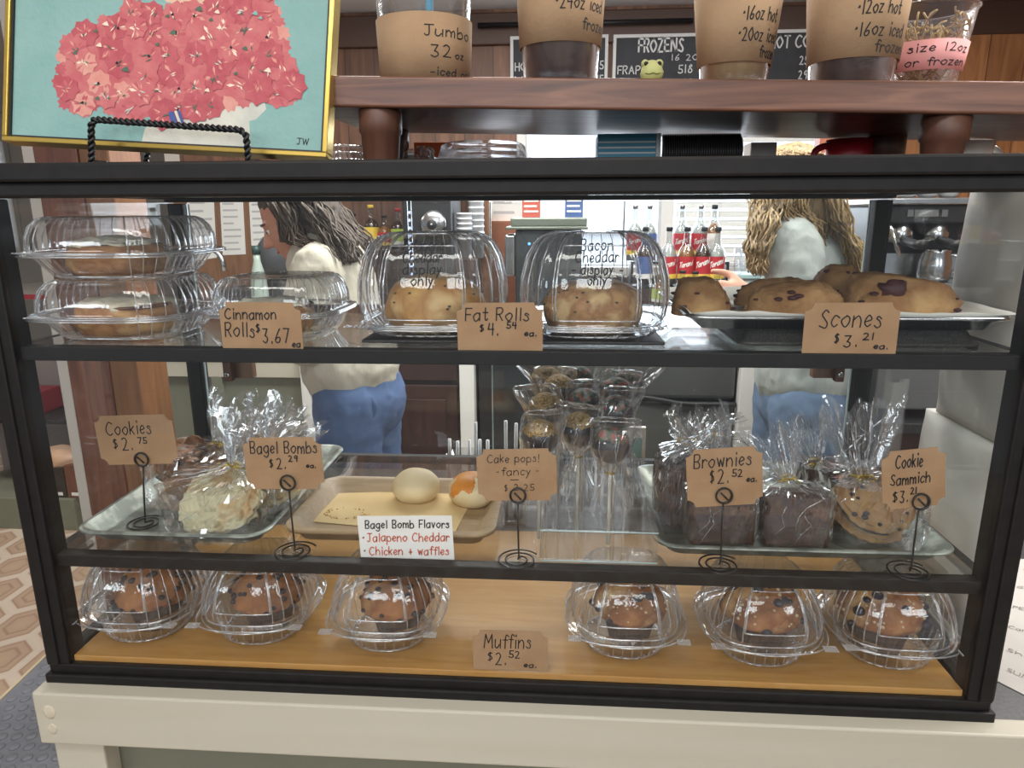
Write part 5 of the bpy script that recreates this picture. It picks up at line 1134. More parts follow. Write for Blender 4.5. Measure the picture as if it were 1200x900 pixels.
# chrome faucet over the sink
f0 = at(228, 330, 2.45); f1 = at(262, 312, 2.45); r = (f1.x-f0.x)/2
t = thing('faucet', 'curved chrome faucet below the pinned papers', 'faucet', (f0.x, 2.45, .0005)); zt = at(240, 291, 2.45).z
MB().lathe([(.028, 0), (.028, .01), (.014, .02), (.014, .03)], 24).obj('base', 'steel', t)
MB().tube([(0, 0, .03), (0, 0, zt-r)]+[(r-r*cos(a), 0, zt-r+r*sin(a)) for a in [pi*i/14 for i in range(1, 15)]]+[(2*r, 0, zt-r-.03)], .0115, 12).obj('spout', 'steel', t)
# syrup bottles
MT['syrup_glass'] = clear('syrup_glass', (.82, .84, .84, 1), .05, .8, 3, .04)
MT['syrup_dark'] = mat('syrup_dark', S(70, 44, 30), .2); MT['label_red'] = mat('label_red', S(176, 40, 48), .5); MT['label_yellow'] = mat('label_yellow', S(224, 190, 70), .5); MT['label_blue'] = mat('label_blue', S(70, 96, 150), .5); MT['label_green'] = mat('label_green', S(176, 200, 80), .5)
MT['syrup_amber'] = mat('syrup_amber', S(150, 96, 40), .2); MT['syrup_clear'] = mat('syrup_clear', S(180, 184, 180), .15)
_bt = {}
def bottle(label, px, ptop, y, z0, band, liq, cap, group):
    x = at(px, ptop, y).x; h = at(px, ptop, y).z-z0; key = (band, liq, cap)
    if key in _bt: d = dup(_bt[key][0], label, (x, y, z0), scale=(1, 1, h/_bt[key][1])); d['group'] = group; return
    t = thing('syrup_bottle', label, 'bottle', (x, y, z0), 0, group); _bt[key] = (t, h)
    MB().lathe([(.034, 0), (.037, .006), (.037, h*.52), (.033, h*.6), (.018, h*.7), (.0135, h*.78), (.0125, h*.93), (.0135, h*.94)], 28, caps=(True, False)).obj('glass', 'syrup_glass', t)
    MB().lathe([(.034, .004), (.0345, h*.5), (.028, h*.58), (.013, h*.68)], 24).obj('syrup', liq, t)
    lb = MB().lathe([(.0375, h*.12), (.0375, h*.2)], 28, caps=(False, False), mi=1); lb.lathe([(.0375, h*.2), (.0375, h*.50)], 28, caps=(False, False), mi=0)
    lb.obj('paper_label', [band, 'label_yellow' if band == 'label_red' else 'white_card'], t)
    if band == 'label_red':
        w2 = MB(); write(w2, 'Torani', 0, h*.3, h*.085, .0035, lambda u, v: (u, v, 0), width=.06, slant=.25); ph0 = atan2(CAM.y-y, CAM.x-x)-.8
        o = MB(); o.add([(.0382*cos(ph0+p[0]/.0375), .0382*sin(ph0+p[0]/.0375), p[1]+p[0]*.25) for p in w2.v], w2.f); o.obj('lettering', 'white_card', t)
    MB().lathe([(.0145, h*.925), (.0145, h*.99), (.013, h)], 20).obj('cap', cap, t)
# riser rack right
ys = (2.36, 2.46, 2.56); zr = [at(800, p, y).z for p, y in ((358, ys[0]), (334, ys[1]), (306, ys[2]))]
t = thing('bottle_rack', 'black stepped rack under the red labelled syrup bottles', 'rack', (0, 0, .0285)); x0, x1 = at(742, 350, 2.36).x, at(862, 350, 2.36).x
for y, z in zip(ys, zr): MB().box((x0, y-.045, z-.0285-.012), (x1, y+.045, z-.0285)).obj('step', 'black', t); MB().box((x0, y-.045, 0), (x0+.012, y+.045, z-.0285-.012)).box((x1-.012, y-.045, 0), (x1, y+.045, z-.0285-.012)).obj('rack_leg', 'black', t)
gR = 'syrup bottles before the window'
for i, (px, band, liq, cap) in enumerate(((775, 'label_green', 'syrup_amber', 'white_plastic'), (800, 'label_red', 'syrup_clear', 'black'), (815, 'label_red', 'syrup_dark', 'black'), (841, 'label_red', 'syrup_clear', 'black'))):
    bottle(('green labelled syrup bottle at the left of the front row', 'syrup bottle with a red label behind the leftmost scone', 'dark syrup bottle with a red label, third in the front row', 'clear syrup bottle at the right end of the front row')[i], px, 318-(i % 2), ys[0], zr[0]+.0005, band, liq, cap, gR)
for i, (px, band, liq, cap) in enumerate(((757, 'label_blue', 'syrup_dark', 'black'), (785, 'label_red', 'syrup_clear', 'dark_metal'), (806, 'label_red', 'syrup_amber', 'black'), (826, 'label_red', 'syrup_dark', 'black'), (842, 'label_red', 'syrup_clear', 'black'))):
    bottle(('blue labelled bottle at the left of the middle row', 'clear red labelled bottle second in the middle row', 'amber red labelled bottle in the centre of the middle row', 'dark red labelled bottle fourth in the middle row', 'clear red labelled bottle ending the middle row')[i], px, 266, ys[1], zr[1]+.0005, band, liq, cap, gR)
for i, (px, band, liq, cap) in enumerate(((745, 'label_red', 'syrup_clear', 'steel'), (762, 'label_blue', 'syrup_clear', 'steel'), (800, 'label_red', 'syrup_clear', 'steel'), (822, 'label_red', 'syrup_clear', 'steel'), (838, 'white_card', 'syrup_amber', 'black'))):
    bottle(('red labelled bottle at the left end of the back row', 'blue labelled bottle second in the back row', 'clear bottle with a red label third in the back row', 'clear bottle with a red label fourth in the back row', 'tall black capped bottle with a cream label ending the back row')[i], px, 240, ys[2], zr[2]+.0005, band, liq, cap, gR)
# small bottles left, on a wall ledge
zl = at(450, 292, 2.72).z; tag(MB().box((at(400, 292, 2.72).x, 2.66, zl-.02), (at(478, 292, 2.72).x, YB-.002, zl)).obj('wall_ledge', 'dark_cab'), 'dark ledge on the wall carrying a few syrup bottles beside the bending person', 'ledge')
for i, (px, pt, band, liq, cap) in enumerate(((413, 250, 'label_red', 'syrup_dark', 'black'), (434, 240, 'label_yellow', 'syrup_dark', 'label_yellow'), (450, 252, 'label_red', 'syrup_amber', 'black'), (466, 244, 'label_green', 'syrup_dark', 'label_red'))):
    bottle(('dark red labelled bottle nearest the bending person', 'yellow labelled bottle with yellow cap on the wall ledge', 'amber red labelled bottle on the wall ledge', 'green labelled bottle with red cap at the right end of the ledge')[i], px, pt, 2.72, zl+.0005, band, liq, cap, 'syrup bottles on the wall ledge')
# stacked white tubs and cups
def cyl_stack(name, label, px, y, pb_, n, r, h, m, group, dz):
    b = at(px, pb_, y); o0 = None
    for i in range(n):
        if o0 is None: o0 = MB().lathe([(r*.88, 0), (r, h*.9), (r*1.06, h*.9), (r*1.06, h), (r*.95, h)], 24).obj(name, m); o0.location = (b.x, y, b.z); tag(o0, label, 'cup' if 'cup' in name else 'tub', group)
        else: c = o0.copy(); COL.objects.link(c); c.location = (b.x, y, b.z+dz*i)
tag(MB().box((at(408, 350, 2.3).x, 2.24, .0285), (at(446, 350, 2.3).x, 2.4, at(425, 345, 2.3).z-.001)).obj('tub_stand', 'black', bevel=.004), 'black box under the stacked white tubs beside the bending person', 'box')
cyl_stack('white_tub', 'white tub in the small stack right of the white-shirted person', 427, 2.3, 345, 3, .042, .075, 'white_plastic', 'white tubs', .0765)
zc = at(550, 302, 2.5)
tag(MB().box((at(534, 350, 2.5).x, 2.44, .0285), (at(560, 350, 2.5).x, 2.6, zc.z-.001)).obj('cup_stand', 'dark_cab', bevel=.004), 'dark box under the nested white cups beside the chrome knob', 'box')
cyl_stack('white_cup', 'white cup in the nested stack left of the wooden post', 545, 2.5, 302, 6, .034, .09, 'white_plastic', 'nested white cups', .022)
cyl_stack('white_cup', 'white cup in the nested stack touching the wooden post', 559, 2.56, 302, 8, .034, .09, 'white_plastic', 'nested white cups by the post', .028)
# dark machine with a round chrome dial
t = thing('coffee_machine', 'black coffee machine with a round chrome dial behind the domed boxes', 'machine', (0, 0, .0285)); y = 2.4
x0, x1 = at(471, 250, y).x, at(529, 250, y).x; zt = at(500, 186, y).z
MB().box((x0, y, 0), (x1, y+.3, zt)).obj('body', 'black', t, .01); c = at(508, 262, y)
MB().ball((c.x, y-.012, c.z-.0285), (.058, .022, .058), 4, 0).obj('dial', 'steel', t); MB().ball((c.x-.002, y-.032, c.z-.0285-.004), (.022, .008, .022), 3).ball((c.x-.002, y-.041, c.z-.0285-.004), (.006, .004, .006), 2, 1).obj('dial_hub', ['black', 'steel'], t)
# grinder / black round jar by the bending person
p = at(326, 300, 2.42); t = thing('coffee_grinder', 'dark rounded grinder hopper before the bending person', 'grinder', (p.x, 2.42, .0005))
MB().lathe([(.06, 0), (.06, p.z-.12), (.05, p.z-.1)], 28).obj('body', 'black', t); MB().lathe([(.05, p.z-.1), (.085, p.z-.04), (.085, p.z+.05), (.06, p.z+.085), (0, p.z+.09)], 32).obj('hopper', mat('hopper', S(78, 80, 84), .3), t)
p = at(308, 345, 2.12); zt = at(308, 288, 2.12).z
t = thing('glass_bottle', 'pale green glass bottle with a dark cap beside the grinder', 'bottle', (p.x-.012, 2.12, .0005)); h = zt
MB().lathe([(.034, 0), (.036, h*.55), (.03, h*.72), (.014, h*.86), (.0135, h*.94)], 24).obj('glass', mat('sea_glass', S(170, 186, 176), .2), t); MB().lathe([(.017, h*.92), (.017, h)], 20).obj('cap', mat('cap_green', S(40, 66, 60), .4), t)
tag(MB().box((at(262, 350, 2.6).x, 2.55, .0005), (at(300, 350, 2.6).x, 2.75, at(290, 338, 2.6).z)).obj('black_bin', 'black', bevel=.01), 'low black bin under the pinned papers', 'bin')
# wooden upright and brewer in the middle
x0, x1 = at(561, 250, 2.62).x, at(574, 250, 2.62).x; tag(MB().box((x0, 2.6, .0285), (x1, 2.7, .66)).obj('upright_post', 'orange_wood', bevel=.003), 'narrow orange brown wooden post left of the white paper sheet', 'post')
tag(MB().box((at(574, 300, 2.8).x, 2.8, .0285), (at(606, 300, 2.8).x, 2.83, at(590, 259, 2.8).z)).obj('wood_board', mat('panel_red', S(150, 92, 62), .5)), 'reddish wood panel below the blank paper sheet', 'panel')
t = thing('drip_brewer', 'grey green drip coffee brewer with a flat wide top behind the Bacon Cheddar box', 'machine', (0, 0, .0285)); y = 2.3
MT['brewer'] = mat('brewer', S(110, 116, 106), .35, .4); MT['brewer_dark'] = mat('brewer_dark', S(46, 50, 52), .4)
x0, x1 = at(598, 270, y).x, at(688, 270, y).x; z1_, z2_ = at(640, 269, y).z-.0285, at(640, 255, y).z-.0285
MB().box((x0+.02, y+.02, 0), (x1-.02, y+.25, z1_)).obj('body', 'brewer_dark', t, .008); MB().box((x0-.02, y, z1_), (x1+.004, y+.28, z1_+.012)).obj('top_ledge', 'brewer', t, .003); MB().box((x0, y+.01, z1_+.012), (x1, y+.27, z2_)).obj('top_box', 'brewer', t, .006)
p = at(620, 286, y); MB().ball((p.x, y+.018, p.z-.0285), (.006, .003, .006), 2).obj('indicator_light', glow('blue_led', S(90, 160, 255), 2.5), t)
MB().box((at(594, 300, y).x-.01, y+.03, z1_-.2), (x0+.02, y+.2, z1_-.02)).obj('side_tap', 'steel', t, .01)
for i, (pa, pb_, pt, mm, lab) in enumerate(((612, 633, 226, 'orange_red', 'orange red printed carton standing on the brewer'), (662, 683, 226, 'label_blue', 'blue printed carton standing on the brewer'))):
    if mm == 'orange_red': MT[mm] = mat(mm, S(190, 88, 70), .5)
    a, b = at(pa, 254, 2.4), at(pb_, 254, 2.4); zt = at(pa, pt-14, 2.4).z
    o = MB().box((a.x, 2.4, z2_+.0292), (b.x, 2.46, zt))
    for k in range(4): o.box((a.x+.008, 2.3992, z2_+.05+.022*k), (b.x-.008-.006*(k % 2), 2.4, z2_+.058+.022*k), 1)
    tag(o.obj('carton', [mm, 'white_card'], bevel=0), lab, 'carton')
# pale blue crate with clear tumblers
y = 2.16; x0, x1 = at(863, 340, y).x, at(893, 340, y).x; zb, zt = at(870, 352, y).z, at(870, 322, y).z
t = thing('pale_crate', 'pale blue framed crate beside the grey-shirted person', 'crate', (0, 0, .0285)); MT['pale_blue'] = mat('pale_blue', S(150, 180, 182), .5)
MB().box((x0, y, 0), (x1, y+.16, zt-.0285-.012)).obj('body', mat('crate_in', S(176, 190, 188), .5), t); f = MB()
for xx in (x0, x1-.012): f.box((xx-.004, y-.006, 0), (xx+.012, y, zt-.0285))
f.box((x0-.006, y-.008, zt-.0285-.014), (x1+.008, y+.17, zt-.0285)); f.obj('frame', 'pale_blue', t)
for i, px in enumerate((864, 873, 882)):
    x = at(px, 320, y+.05).x; tag(MB().lathe([(.013, 0), (.0155, .1), (.0145, .1), (.0118, .004)], 24, caps=(True, False)).obj('tumbler', 'rib_plastic', loc=(x, y+.06+.02*(i % 2), zt+.0008)), 'clear tumbler in the row standing on the pale blue crate', 'tumbler', 'tumblers on the pale crate')
# black fridge with notices, orange-brown post
t = thing('tall_fridge', 'tall black fridge with white notices behind the right rear post', 'fridge', (0, 0, FL)); y = 2.0
x0, x1 = at(966, 300, y).x, at(1040, 300, y).x
MB().box((x0, y, .02), (x1, YK-.04, 1.5)).obj('body', mat('fridge_black', S(40, 40, 44), .3), t, .006)
tag(MB().box((at(948, 300, 2.0).x, 2.0, FL), (at(964, 300, 2.0).x, 2.06, 1.4)).obj('wood_post', mat('post_red', S(142, 80, 54), .5), bevel=.003), 'reddish brown post left of the black fridge', 'post')
gN = 'notices on the black fridge'
sheet('white notice on the fridge, upper left', y-.005, [(990, 236), (1004, 236), (997, 272), (983, 272)], lines=6, group=gN)
sheet('white notice on the fridge, upper middle', y-.005, [(1005, 236), (1018, 236), (1012, 279), (999, 279)], lines=7, group=gN)
sheet('white notice on the fridge, lower left', y-.005, [(1003, 280), (1014, 280), (1008, 318), (996, 318)], lines=6, group=gN)
sheet('pink notice on the fridge beside the rear post', y-.005, [(1019, 244), (1026, 240), (1022, 262), (1016, 266)], m=mat('pink_paper', S(220, 90, 110), .7), lines=2, group=gN)
sheet('small white paper on the wall above the right hair', YB-.04, [(958, 196), (984, 196), (985, 241), (962, 243)], lines=1)
# espresso machine
t = thing('espresso_machine', 'black and steel espresso machine seen through the right end of the case', 'machine', (0, 0, .0005)); y = 1.25
x0, x1 = at(1042, 300, y).x, at(1200, 300, y).x; Zp = lambda p: at(1080, p, y).z
MB().box((x0, y+.12, Zp(372)), (x1, y+.45, Zp(238))).obj('body', 'dark_metal', t, .012)
MB().box((x0-.01, y, Zp(240)), (x1, y+.46, Zp(232))).obj('cup_rail', 'steel', t, .004)
MB().box((x0, y+.02, Zp(262)), (x1, y+.12, Zp(241))).obj('button_panel', 'black', t, .004)
bt = MB()
for px in (1066, 1074, 1081, 1088, 1095, 1106): q = at(px, 250, y+.018); bt.box((q.x-.0075, y+.012, q.z-.009), (q.x+.0075, y+.019, q.z+.009))
bt.obj('button', 'grey', t)
for px in (1056, 1098):
    q = at(px, 276, y+.05); g = MB().lathe([(.03, 0), (.034, .02), (.028, .06)], 24, (q.x, y+.06, q.z-.02)).obj('group_head', 'steel', t)
    MB().tube([(q.x, y+.03, q.z-.012), (q.x-.01, y-.06, q.z-.02), (q.x-.012, y-.1, q.z-.018)], [.012, .011, .013], 10).obj('portafilter', 'black', g)
MB().tube([(at(1046, 256, y).x, y+.04, Zp(256)), (at(1044, 270, y).x, y-.01, Zp(272)), (at(1050, 300, y).x, y-.02, Zp(300))], .006, 8).obj('steam_wand', 'steel', t)
MB().box((x0-.004, y-.02, Zp(338)), (x1, y+.12, Zp(331))).obj('drip_grate', 'steel', t, .003); MB().box((x0-.01, y-.04, .03), (x1, y+.45, Zp(338))).obj('base', 'grey', t, .006)
MB().box((x0, y+.115, Zp(330)), (x1, y+.12, Zp(300))).obj('backsplash', 'steel', t)
for sx_ in (x0+.03, x1-.08): MB().lathe([(.02, 0), (.02, .03)], 16, (sx_, y+.1, 0)).obj('foot', 'black', t)
MB().lathe([(.02, 0), (.02, .03)], 16, (x0+.05, y+.4, 0)).obj('foot', 'black', t)
tag(MB().box((at(1050, 400, 1.2).x, 1.19, FL), (2.6, 1.75, -.03)).box((at(1034, 400, 1.2).x, 1.18, -.03), (2.6, 1.76, 0), 1).obj('side_cabinet', ['dark_cab', 'countertop'], bevel=.003), 'dark cabinet carrying the espresso machine', 'cabinet')
for i, (px, dz) in enumerate(((1072, 0), (1097, 0), (1122, 0))):
    q = at(px, 226, y+.1); tag(MB().lathe([(.015, 0), (.026, .008), (.029, .045), (.027, .045), (.023, .01), (0, .008)], 24).obj('coffee_cup', mat('cup_china', S(222, 222, 224), .15, coat=.5) if i == 0 else bpy.data.materials['cup_china'], loc=(q.x, y+.15, Zp(232)+.0012)), 'white coffee cup in the row on top of the espresso machine', 'cup', 'cups on the espresso machine')
q = at(1098, 318, y+.03); t = thing('milk_jug', 'steel milk jug under the espresso machine group head', 'jug', (q.x, y+.045, Zp(331)+.0012))
MB().lathe([(.036, 0), (.042, .01), (.04, .05), (.034, .075), (.038, .085), (.035, .085), (.03, .07), (.036, .012), (0, .008)], 28).obj('body', 'steel', t); MB().tube([(.036, 0, .07), (.062, 0, .065), (.066, 0, .035), (.042, 0, .018)], .0045, 8).obj('handle', 'steel', t)

# ------------------------------------------------------------------ at the right of the case: white sacks and flyers on the counter
MT['sack'] = mat('sack', S(228, 224, 216), .6, col2=S(214, 210, 202), nscale=5, bump=.5, bscale=16)
def sack(label, x, y0, y1, z0, z1, bulge, dx, seed, lean=0):
    o = MB(); ny, nz_ = 22, 22; vs = []
    for k in range(nz_+1):
        v = k/nz_
        for j in range(ny+1):
            u = j/ny; e = (sin(pi*u)*sin(pi*v))**.5 if 0 < u < 1 and 0 < v < 1 else 0
            vs.append((x-bulge*e+lean*v+.004*nz((u, v, 0), 6, seed)*e, y0+(y1-y0)*u+.012*nz((v, 1, 0), 3, seed)*v, z0+(z1-z0)*v))
    n = ny+1; o.add(vs, [(k*n+j, (k+1)*n+j, (k+1)*n+j+1, k*n+j+1) for k in range(nz_) for j in range(ny)], 0, True)
    bk = [(p[0]+dx if i >= 0 else 0, p[1], p[2]) for i, p in enumerate(vs)]; bk = [(x+dx-lean*0, p[1], p[2]) for p in vs]; off = len(o.v); o.add(bk, [(k*n+j, k*n+j+1, (k+1)*n+j+1, (k+1)*n+j) for k in range(nz_) for j in range(ny)])
    rim = [j for j in range(n)]+[k*n+ny for k in range(1, nz_+1)]+[nz_*n+j for j in range(ny-1, -1, -1)]+[k*n for k in range(nz_-1, 0, -1)]; m_ = len(rim)
    o.f += [[rim[i], rim[(i+1) % m_], rim[(i+1) % m_]+off, rim[i]+off] for i in range(m_)]; o.mi += [0]*m_; o.sm += [False]*m_
    for i in range(10):
        v = .25+.06*i; z = z0+(z1-z0)*v
        if seed == 1 and i % 2 == 0: continue
    return tag(o.obj('paper_sack', 'sack'), label, 'sack', 'white sacks beside the case')
XS = 1.166
sack('lower white paper sack standing against the right glass side', XS, .13, .315, .0015, .283, .028, .03, 1)
sack('upper white paper sack stacked on the lower one, creased, right of the scones', XS+.002, .12, .293, .285, .61, .026, .03, 2, .006)
MT['flyer_ink'] = mat('flyer_ink', S(120, 116, 112), .9)
def flyer(label, pts, seed, lines, z=.0012):
    A = [atz(*q, z) for q in pts]; o = MB(); o.add([(q.x, q.y, z-.0006) for q in A]+[(q.x, q.y, z) for q in A], [(3, 2, 1, 0), (4, 5, 6, 7), (0, 1, 5, 4), (1, 2, 6, 5), (2, 3, 7, 6), (3, 0, 4, 7)])
    a, b, c, d = A; rn = random.Random(seed)
    for s, v, u0, u1, mi in lines:
        p, q = a.lerp(d, v), b.lerp(c, v); l0 = p.lerp(q, u0); ux = (q-p).normalized(); uy = (a-d).normalized(); wl = (q-p).length*(u1-u0)
        write(o, s, 0, 0, .0085, .0011, lambda u, vv: tuple(l0+ux*u+uy*vv+Vector((0, 0, .0005))), mi, width=wl, k=3)
    return tag(o.obj('flyer', [mat('flyer_paper', S(178, 174, 168), .7), 'flyer_ink', 'red_ink']), label, 'flyer', 'flyers on the counter beside the case')
flyer('printed white flyer lying on the counter beside the right front post', [(1185, 655), (1330, 655), (1330, 880), (1153, 790)], 3, [('HOMEMADE', .12, .12, .5, 2), ('Garage sale', .3, .1, .6, 1), ('PET DINNER', .48, .1, .55, 1), ('Camp signup', .64, .1, .6, 1), ('Showtime', .8, .12, .6, 1), ('SUMMER', .92, .15, .5, 1)])
# ------------------------------------------------------------------ at the left beyond the column: low display of boxes and bread
yl = 2.2; t = thing('low_rack', 'low sage based rack with dark crates at the far left behind the case', 'rack', (0, 0, FL)); x0, x1 = at(-60, 600, yl).x, at(88, 600, yl).x
zq = lambda p: at(60, p, yl).z-FL
MB().box((x0, yl, 0), (x1, yl+.4, zq(585))).obj('base', 'sage', t, .003); MB().box((x0, yl+.36, zq(585)), (x1, yl+.4, zq(425))).obj('back_panel', mat('rack_back', S(120, 112, 110), .5), t)
MB().box((x0, yl+.1, zq(505)), (x1, yl+.36, zq(500))).obj('shelf', 'black', t)
for i, (pa, pb_, pt, pbm, mm, lab) in enumerate(((58, 79, 548, 582, 'black', 'dark crate with a white tag on the low rack'), (80, 100, 546, 582, 'grey', 'grey dark crate at the right end of the low rack'))):
    a, b = at(pa, pbm, yl+.02), at(pb_, pbm, yl+.02); zt = at(pa, pt, yl+.02).z
    o = MB().box((a.x, yl+.02, FL+zq(585)+.001), (b.x, yl+.2, zt)); o.box((a.x+.02, yl+.018, FL+zq(585)+.012), (a.x+.07, yl+.02, FL+zq(585)+.028), 1); tag(o.obj('crate', [mat('crate_dark', S(44, 38, 34), .5) if i == 0 else 'mahogany', 'white_card'], bevel=.003), lab, 'crate')
p = at(70, 545, yl+.1); tag(MB().ball((p.x, yl+.1, p.z+.034), (.13, .08, .06), 4, 0, lambda d, q: q*(1+.12*nz(d, 2, 3))).obj('bread_bag', mat('bread_pink', S(206, 172, 150), .5, col2=S(190, 150, 116), nscale=9)), 'bag of pale bread lying on the crates of the low rack', 'bread bag')
p = at(46, 575, yl+.05); tag(MB().ball((p.x, yl+.1, FL+zq(585)+.082), (.05, .06, .08), 3, 0, lambda d, q: q*(1+.1*nz(d, 2, 5))).obj('snack_bag', mat('snack_brown', S(128, 84, 62), .5)), 'brown snack bag beside the crates on the low rack', 'bag')
a, b = at(14, 497, yl+.2), at(52, 462, yl+.2); tag(MB().box((a.x, yl+.14, FL+zq(500)+.001), (b.x-.02, yl+.34, FL+zq(500)+.001+(b.z-a.z)*.7)).obj('red_box', mat('dull_red', S(118, 30, 42), .5), bevel=.004), 'red carton on the upper shelf of the low rack', 'box')
# counter with red edged table and pale wall items seen through the left side glass
yt = 3.2; a, b = at(-60, 345, yt), at(70, 345, yt)
t = thing('dining_table', 'red edged pale table far behind the stacked cinnamon rolls', 'table', (0, 0, FL)); MB().box((a.x, yt, a.z-FL-.02), (b.x, yt+.8, a.z-FL)).obj('tabletop', 'wall_paint', t); MB().box((a.x, yt-.012, a.z-FL-.025), (b.x, yt, a.z-FL+.002)).obj('edge_band', 'red', t)
for xx in (a.x+.1, b.x-.12): MB().tube([(xx, yt+.2, 0), (xx, yt+.2, a.z-FL-.02)], .03, 12).obj('leg', 'dark_metal', t)
# ================================================================== PEOPLE
MT['skin'] = mat('skin', S(206, 158, 136), .5, col2=S(196, 142, 122), nscale=10, sss=.12)
MT['tee_white'] = mat('tee_white', S(196, 192, 178), .85, col2=S(184, 180, 164), nscale=6, bump=.7, bscale=6.5, bdist=.02, stretch=(1.6, 1.6, .6)); MT['tee_grey'] = mat('tee_grey', S(164, 172, 168), .85, col2=S(152, 160, 158), nscale=8, bump=.7, bscale=6.5, bdist=.02, stretch=(1.6, 1.6, .6))
MT['denim'] = mat('denim', S(74, 96, 136), .85, col2=S(92, 116, 158), nscale=4, bump=.1, bscale=200); MT['denim2'] = mat('denim2', S(84, 106, 134), .85, col2=S(102, 124, 152), nscale=4, bump=.1, bscale=200)
MT['hair_brown'] = mat('hair_brown', S(58, 47, 40), .55, col2=S(88, 75, 64), nscale=30, stretch=(3, 3, .4)); MT['hair_blond'] = mat('hair_blond', S(92, 76, 58), .5, col2=S(166, 142, 100), nscale=26, stretch=(3, 3, .3), col3=S(126, 106, 78))
def cone(mb, a, b, ra, rb, sq=(1, 1, 1), n=20, k=6):
    "rounded cone from a to b"
    a, b = Vector(a), Vector(b); rows = []; d = (b-a); t = d.normalized() if d.length > 1e-6 else Vector((0, 0, 1)); u = t.orthogonal().normalized(); w_ = t.cross(u)
    pr = [(a-t*ra*cos(i/k*pi/2), ra*sin(i/k*pi/2)) for i in range(k)]+[(a, ra), (a.lerp(b, .5), (ra+rb)/2), (b, rb)]+[(b+t*rb*sin(i/k*pi/2), rb*cos(i/k*pi/2)) for i in range(1, k+1)]
    for c, r in pr: rows.append([tuple(c+Vector(((u*cos(q)+w_*sin(q)).x*sq[0], (u*cos(q)+w_*sin(q)).y*sq[1], (u*cos(q)+w_*sin(q)).z*sq[2]))*max(r, .0005)) for q in [2*pi*j/n for j in range(n)]])
    mb.loft(rows)
def chain(mb, pts, sq=(1, 1, 1)):
    for (a, ra), (b, rb) in zip(pts, pts[1:]): cone(mb, a, b, ra, rb, sq)
def fused(mb, name, m, parent, vox, it=6, disp=None, f=.5):
    o = mb.obj(name, m, parent); r = o.modifiers.new('fuse', 'REMESH'); r.mode = 'VOXEL'; r.voxel_size = vox; r.use_smooth_shade = True
    s = o.modifiers.new('smooth', 'SMOOTH'); s.iterations = it; s.factor = f
    if disp:
        tx = bpy.data.textures.new(name+'_folds', 'CLOUDS'); tx.noise_scale = disp[1]; tx.noise_depth = 2
        d = o.modifiers.new('folds', 'DISPLACE'); d.texture = tx; d.strength = disp[0]; d.mid_level = .5; d.texture_coords = 'LOCAL'
    return o
def hand(mb, wrist, dirv, side, up, s=1.0, curl=.35):
    "palm, four unequal bent fingers and a thumb leaving the side of the palm"
    d = Vector(dirv).normalized(); sd = Vector(side).normalized(); u = Vector(up).normalized(); w_ = Vector(wrist)
    for i in range(4):
        o = sd*((i-1.5)*.0195*s); k0 = w_+d*.018*s+o*.7; kn = w_+d*.092*s+o; cone(mb, k0, kn, .0155*s, .012*s)
        L_ = (.036, .042, .039, .030)[i]*s; p = kn; dd = d
        for j in range(3):
            dd = (dd-u*curl*(.6+.3*j)).normalized(); q = p+dd*L_*(1, .68, .5)[j]; cone(mb, p, q, (.0098-.0009*j)*s, (.0090-.0009*j)*s, n=12, k=4); p = q
    b0 = w_+d*.03*s-sd*.026*s; b1 = b0+(d*.55-sd*.8-u*.2).normalized()*.042*s; b2 = b1+(d*.85-sd*.4-u*.25).normalized()*.032*s; b3 = b2+(d*.95-sd*.1-u*.3).normalized()*.026*s
    cone(mb, b0, b1, .016*s, .0125*s, n=12, k=4); cone(mb, b1, b2, .012*s, .0105*s, n=12, k=4); cone(mb, b2, b3, .0105*s, .0088*s, n=12, k=4)
def head(mb, c, face, up, s=1.0):
    "skull, brow, nose, lips, chin, jaw, ears; face = direction it looks"
    f = Vector(face).normalized(); u0 = Vector(up).normalized(); r = f.cross(u0).normalized(); u = r.cross(f); P = lambda x, y, z: Vector(c)+(f*x+r*y+u*z)*s
    def el(q, rad): 
        bm_ = MB().ball((0, 0, 0), 1, 3); mb.add([tuple(q+(f*(v[0]*rad[0])+r*(v[1]*rad[1])+u*(v[2]*rad[2]))*s) for v in bm_.v], bm_.f, 0, True)
    el(P(-.012, 0, .03), (.098, .076, .092)); el(P(.032, 0, -.02), (.062, .062, .085)); el(P(.052, 0, -.082), (.034, .036, .03)); el(P(.078, 0, .022), (.016, .05, .014))
    cone(mb, P(.088, 0, .012), P(.112, 0, -.026), .009*s, .0125*s, n=12, k=4); el(P(.1, .011, -.031), (.011, .008, .008)); el(P(.1, -.011, -.031), (.011, .008, .008))
    el(P(.085, 0, -.054), (.011, .022, .006)); el(P(.083, 0, -.064), (.011, .02, .006))
    for sg in (-1, 1): el(P(-.004, sg*.076, -.008), (.02, .008, .031)); el(P(.066, sg*.03, .0), (.014, .016, .009)); el(P(.045, sg*.045, -.03), (.03, .02, .025))
    cone(mb, P(-.02, 0, -.05), P(-.035, 0, -.13), .05*s, .054*s)
    return P
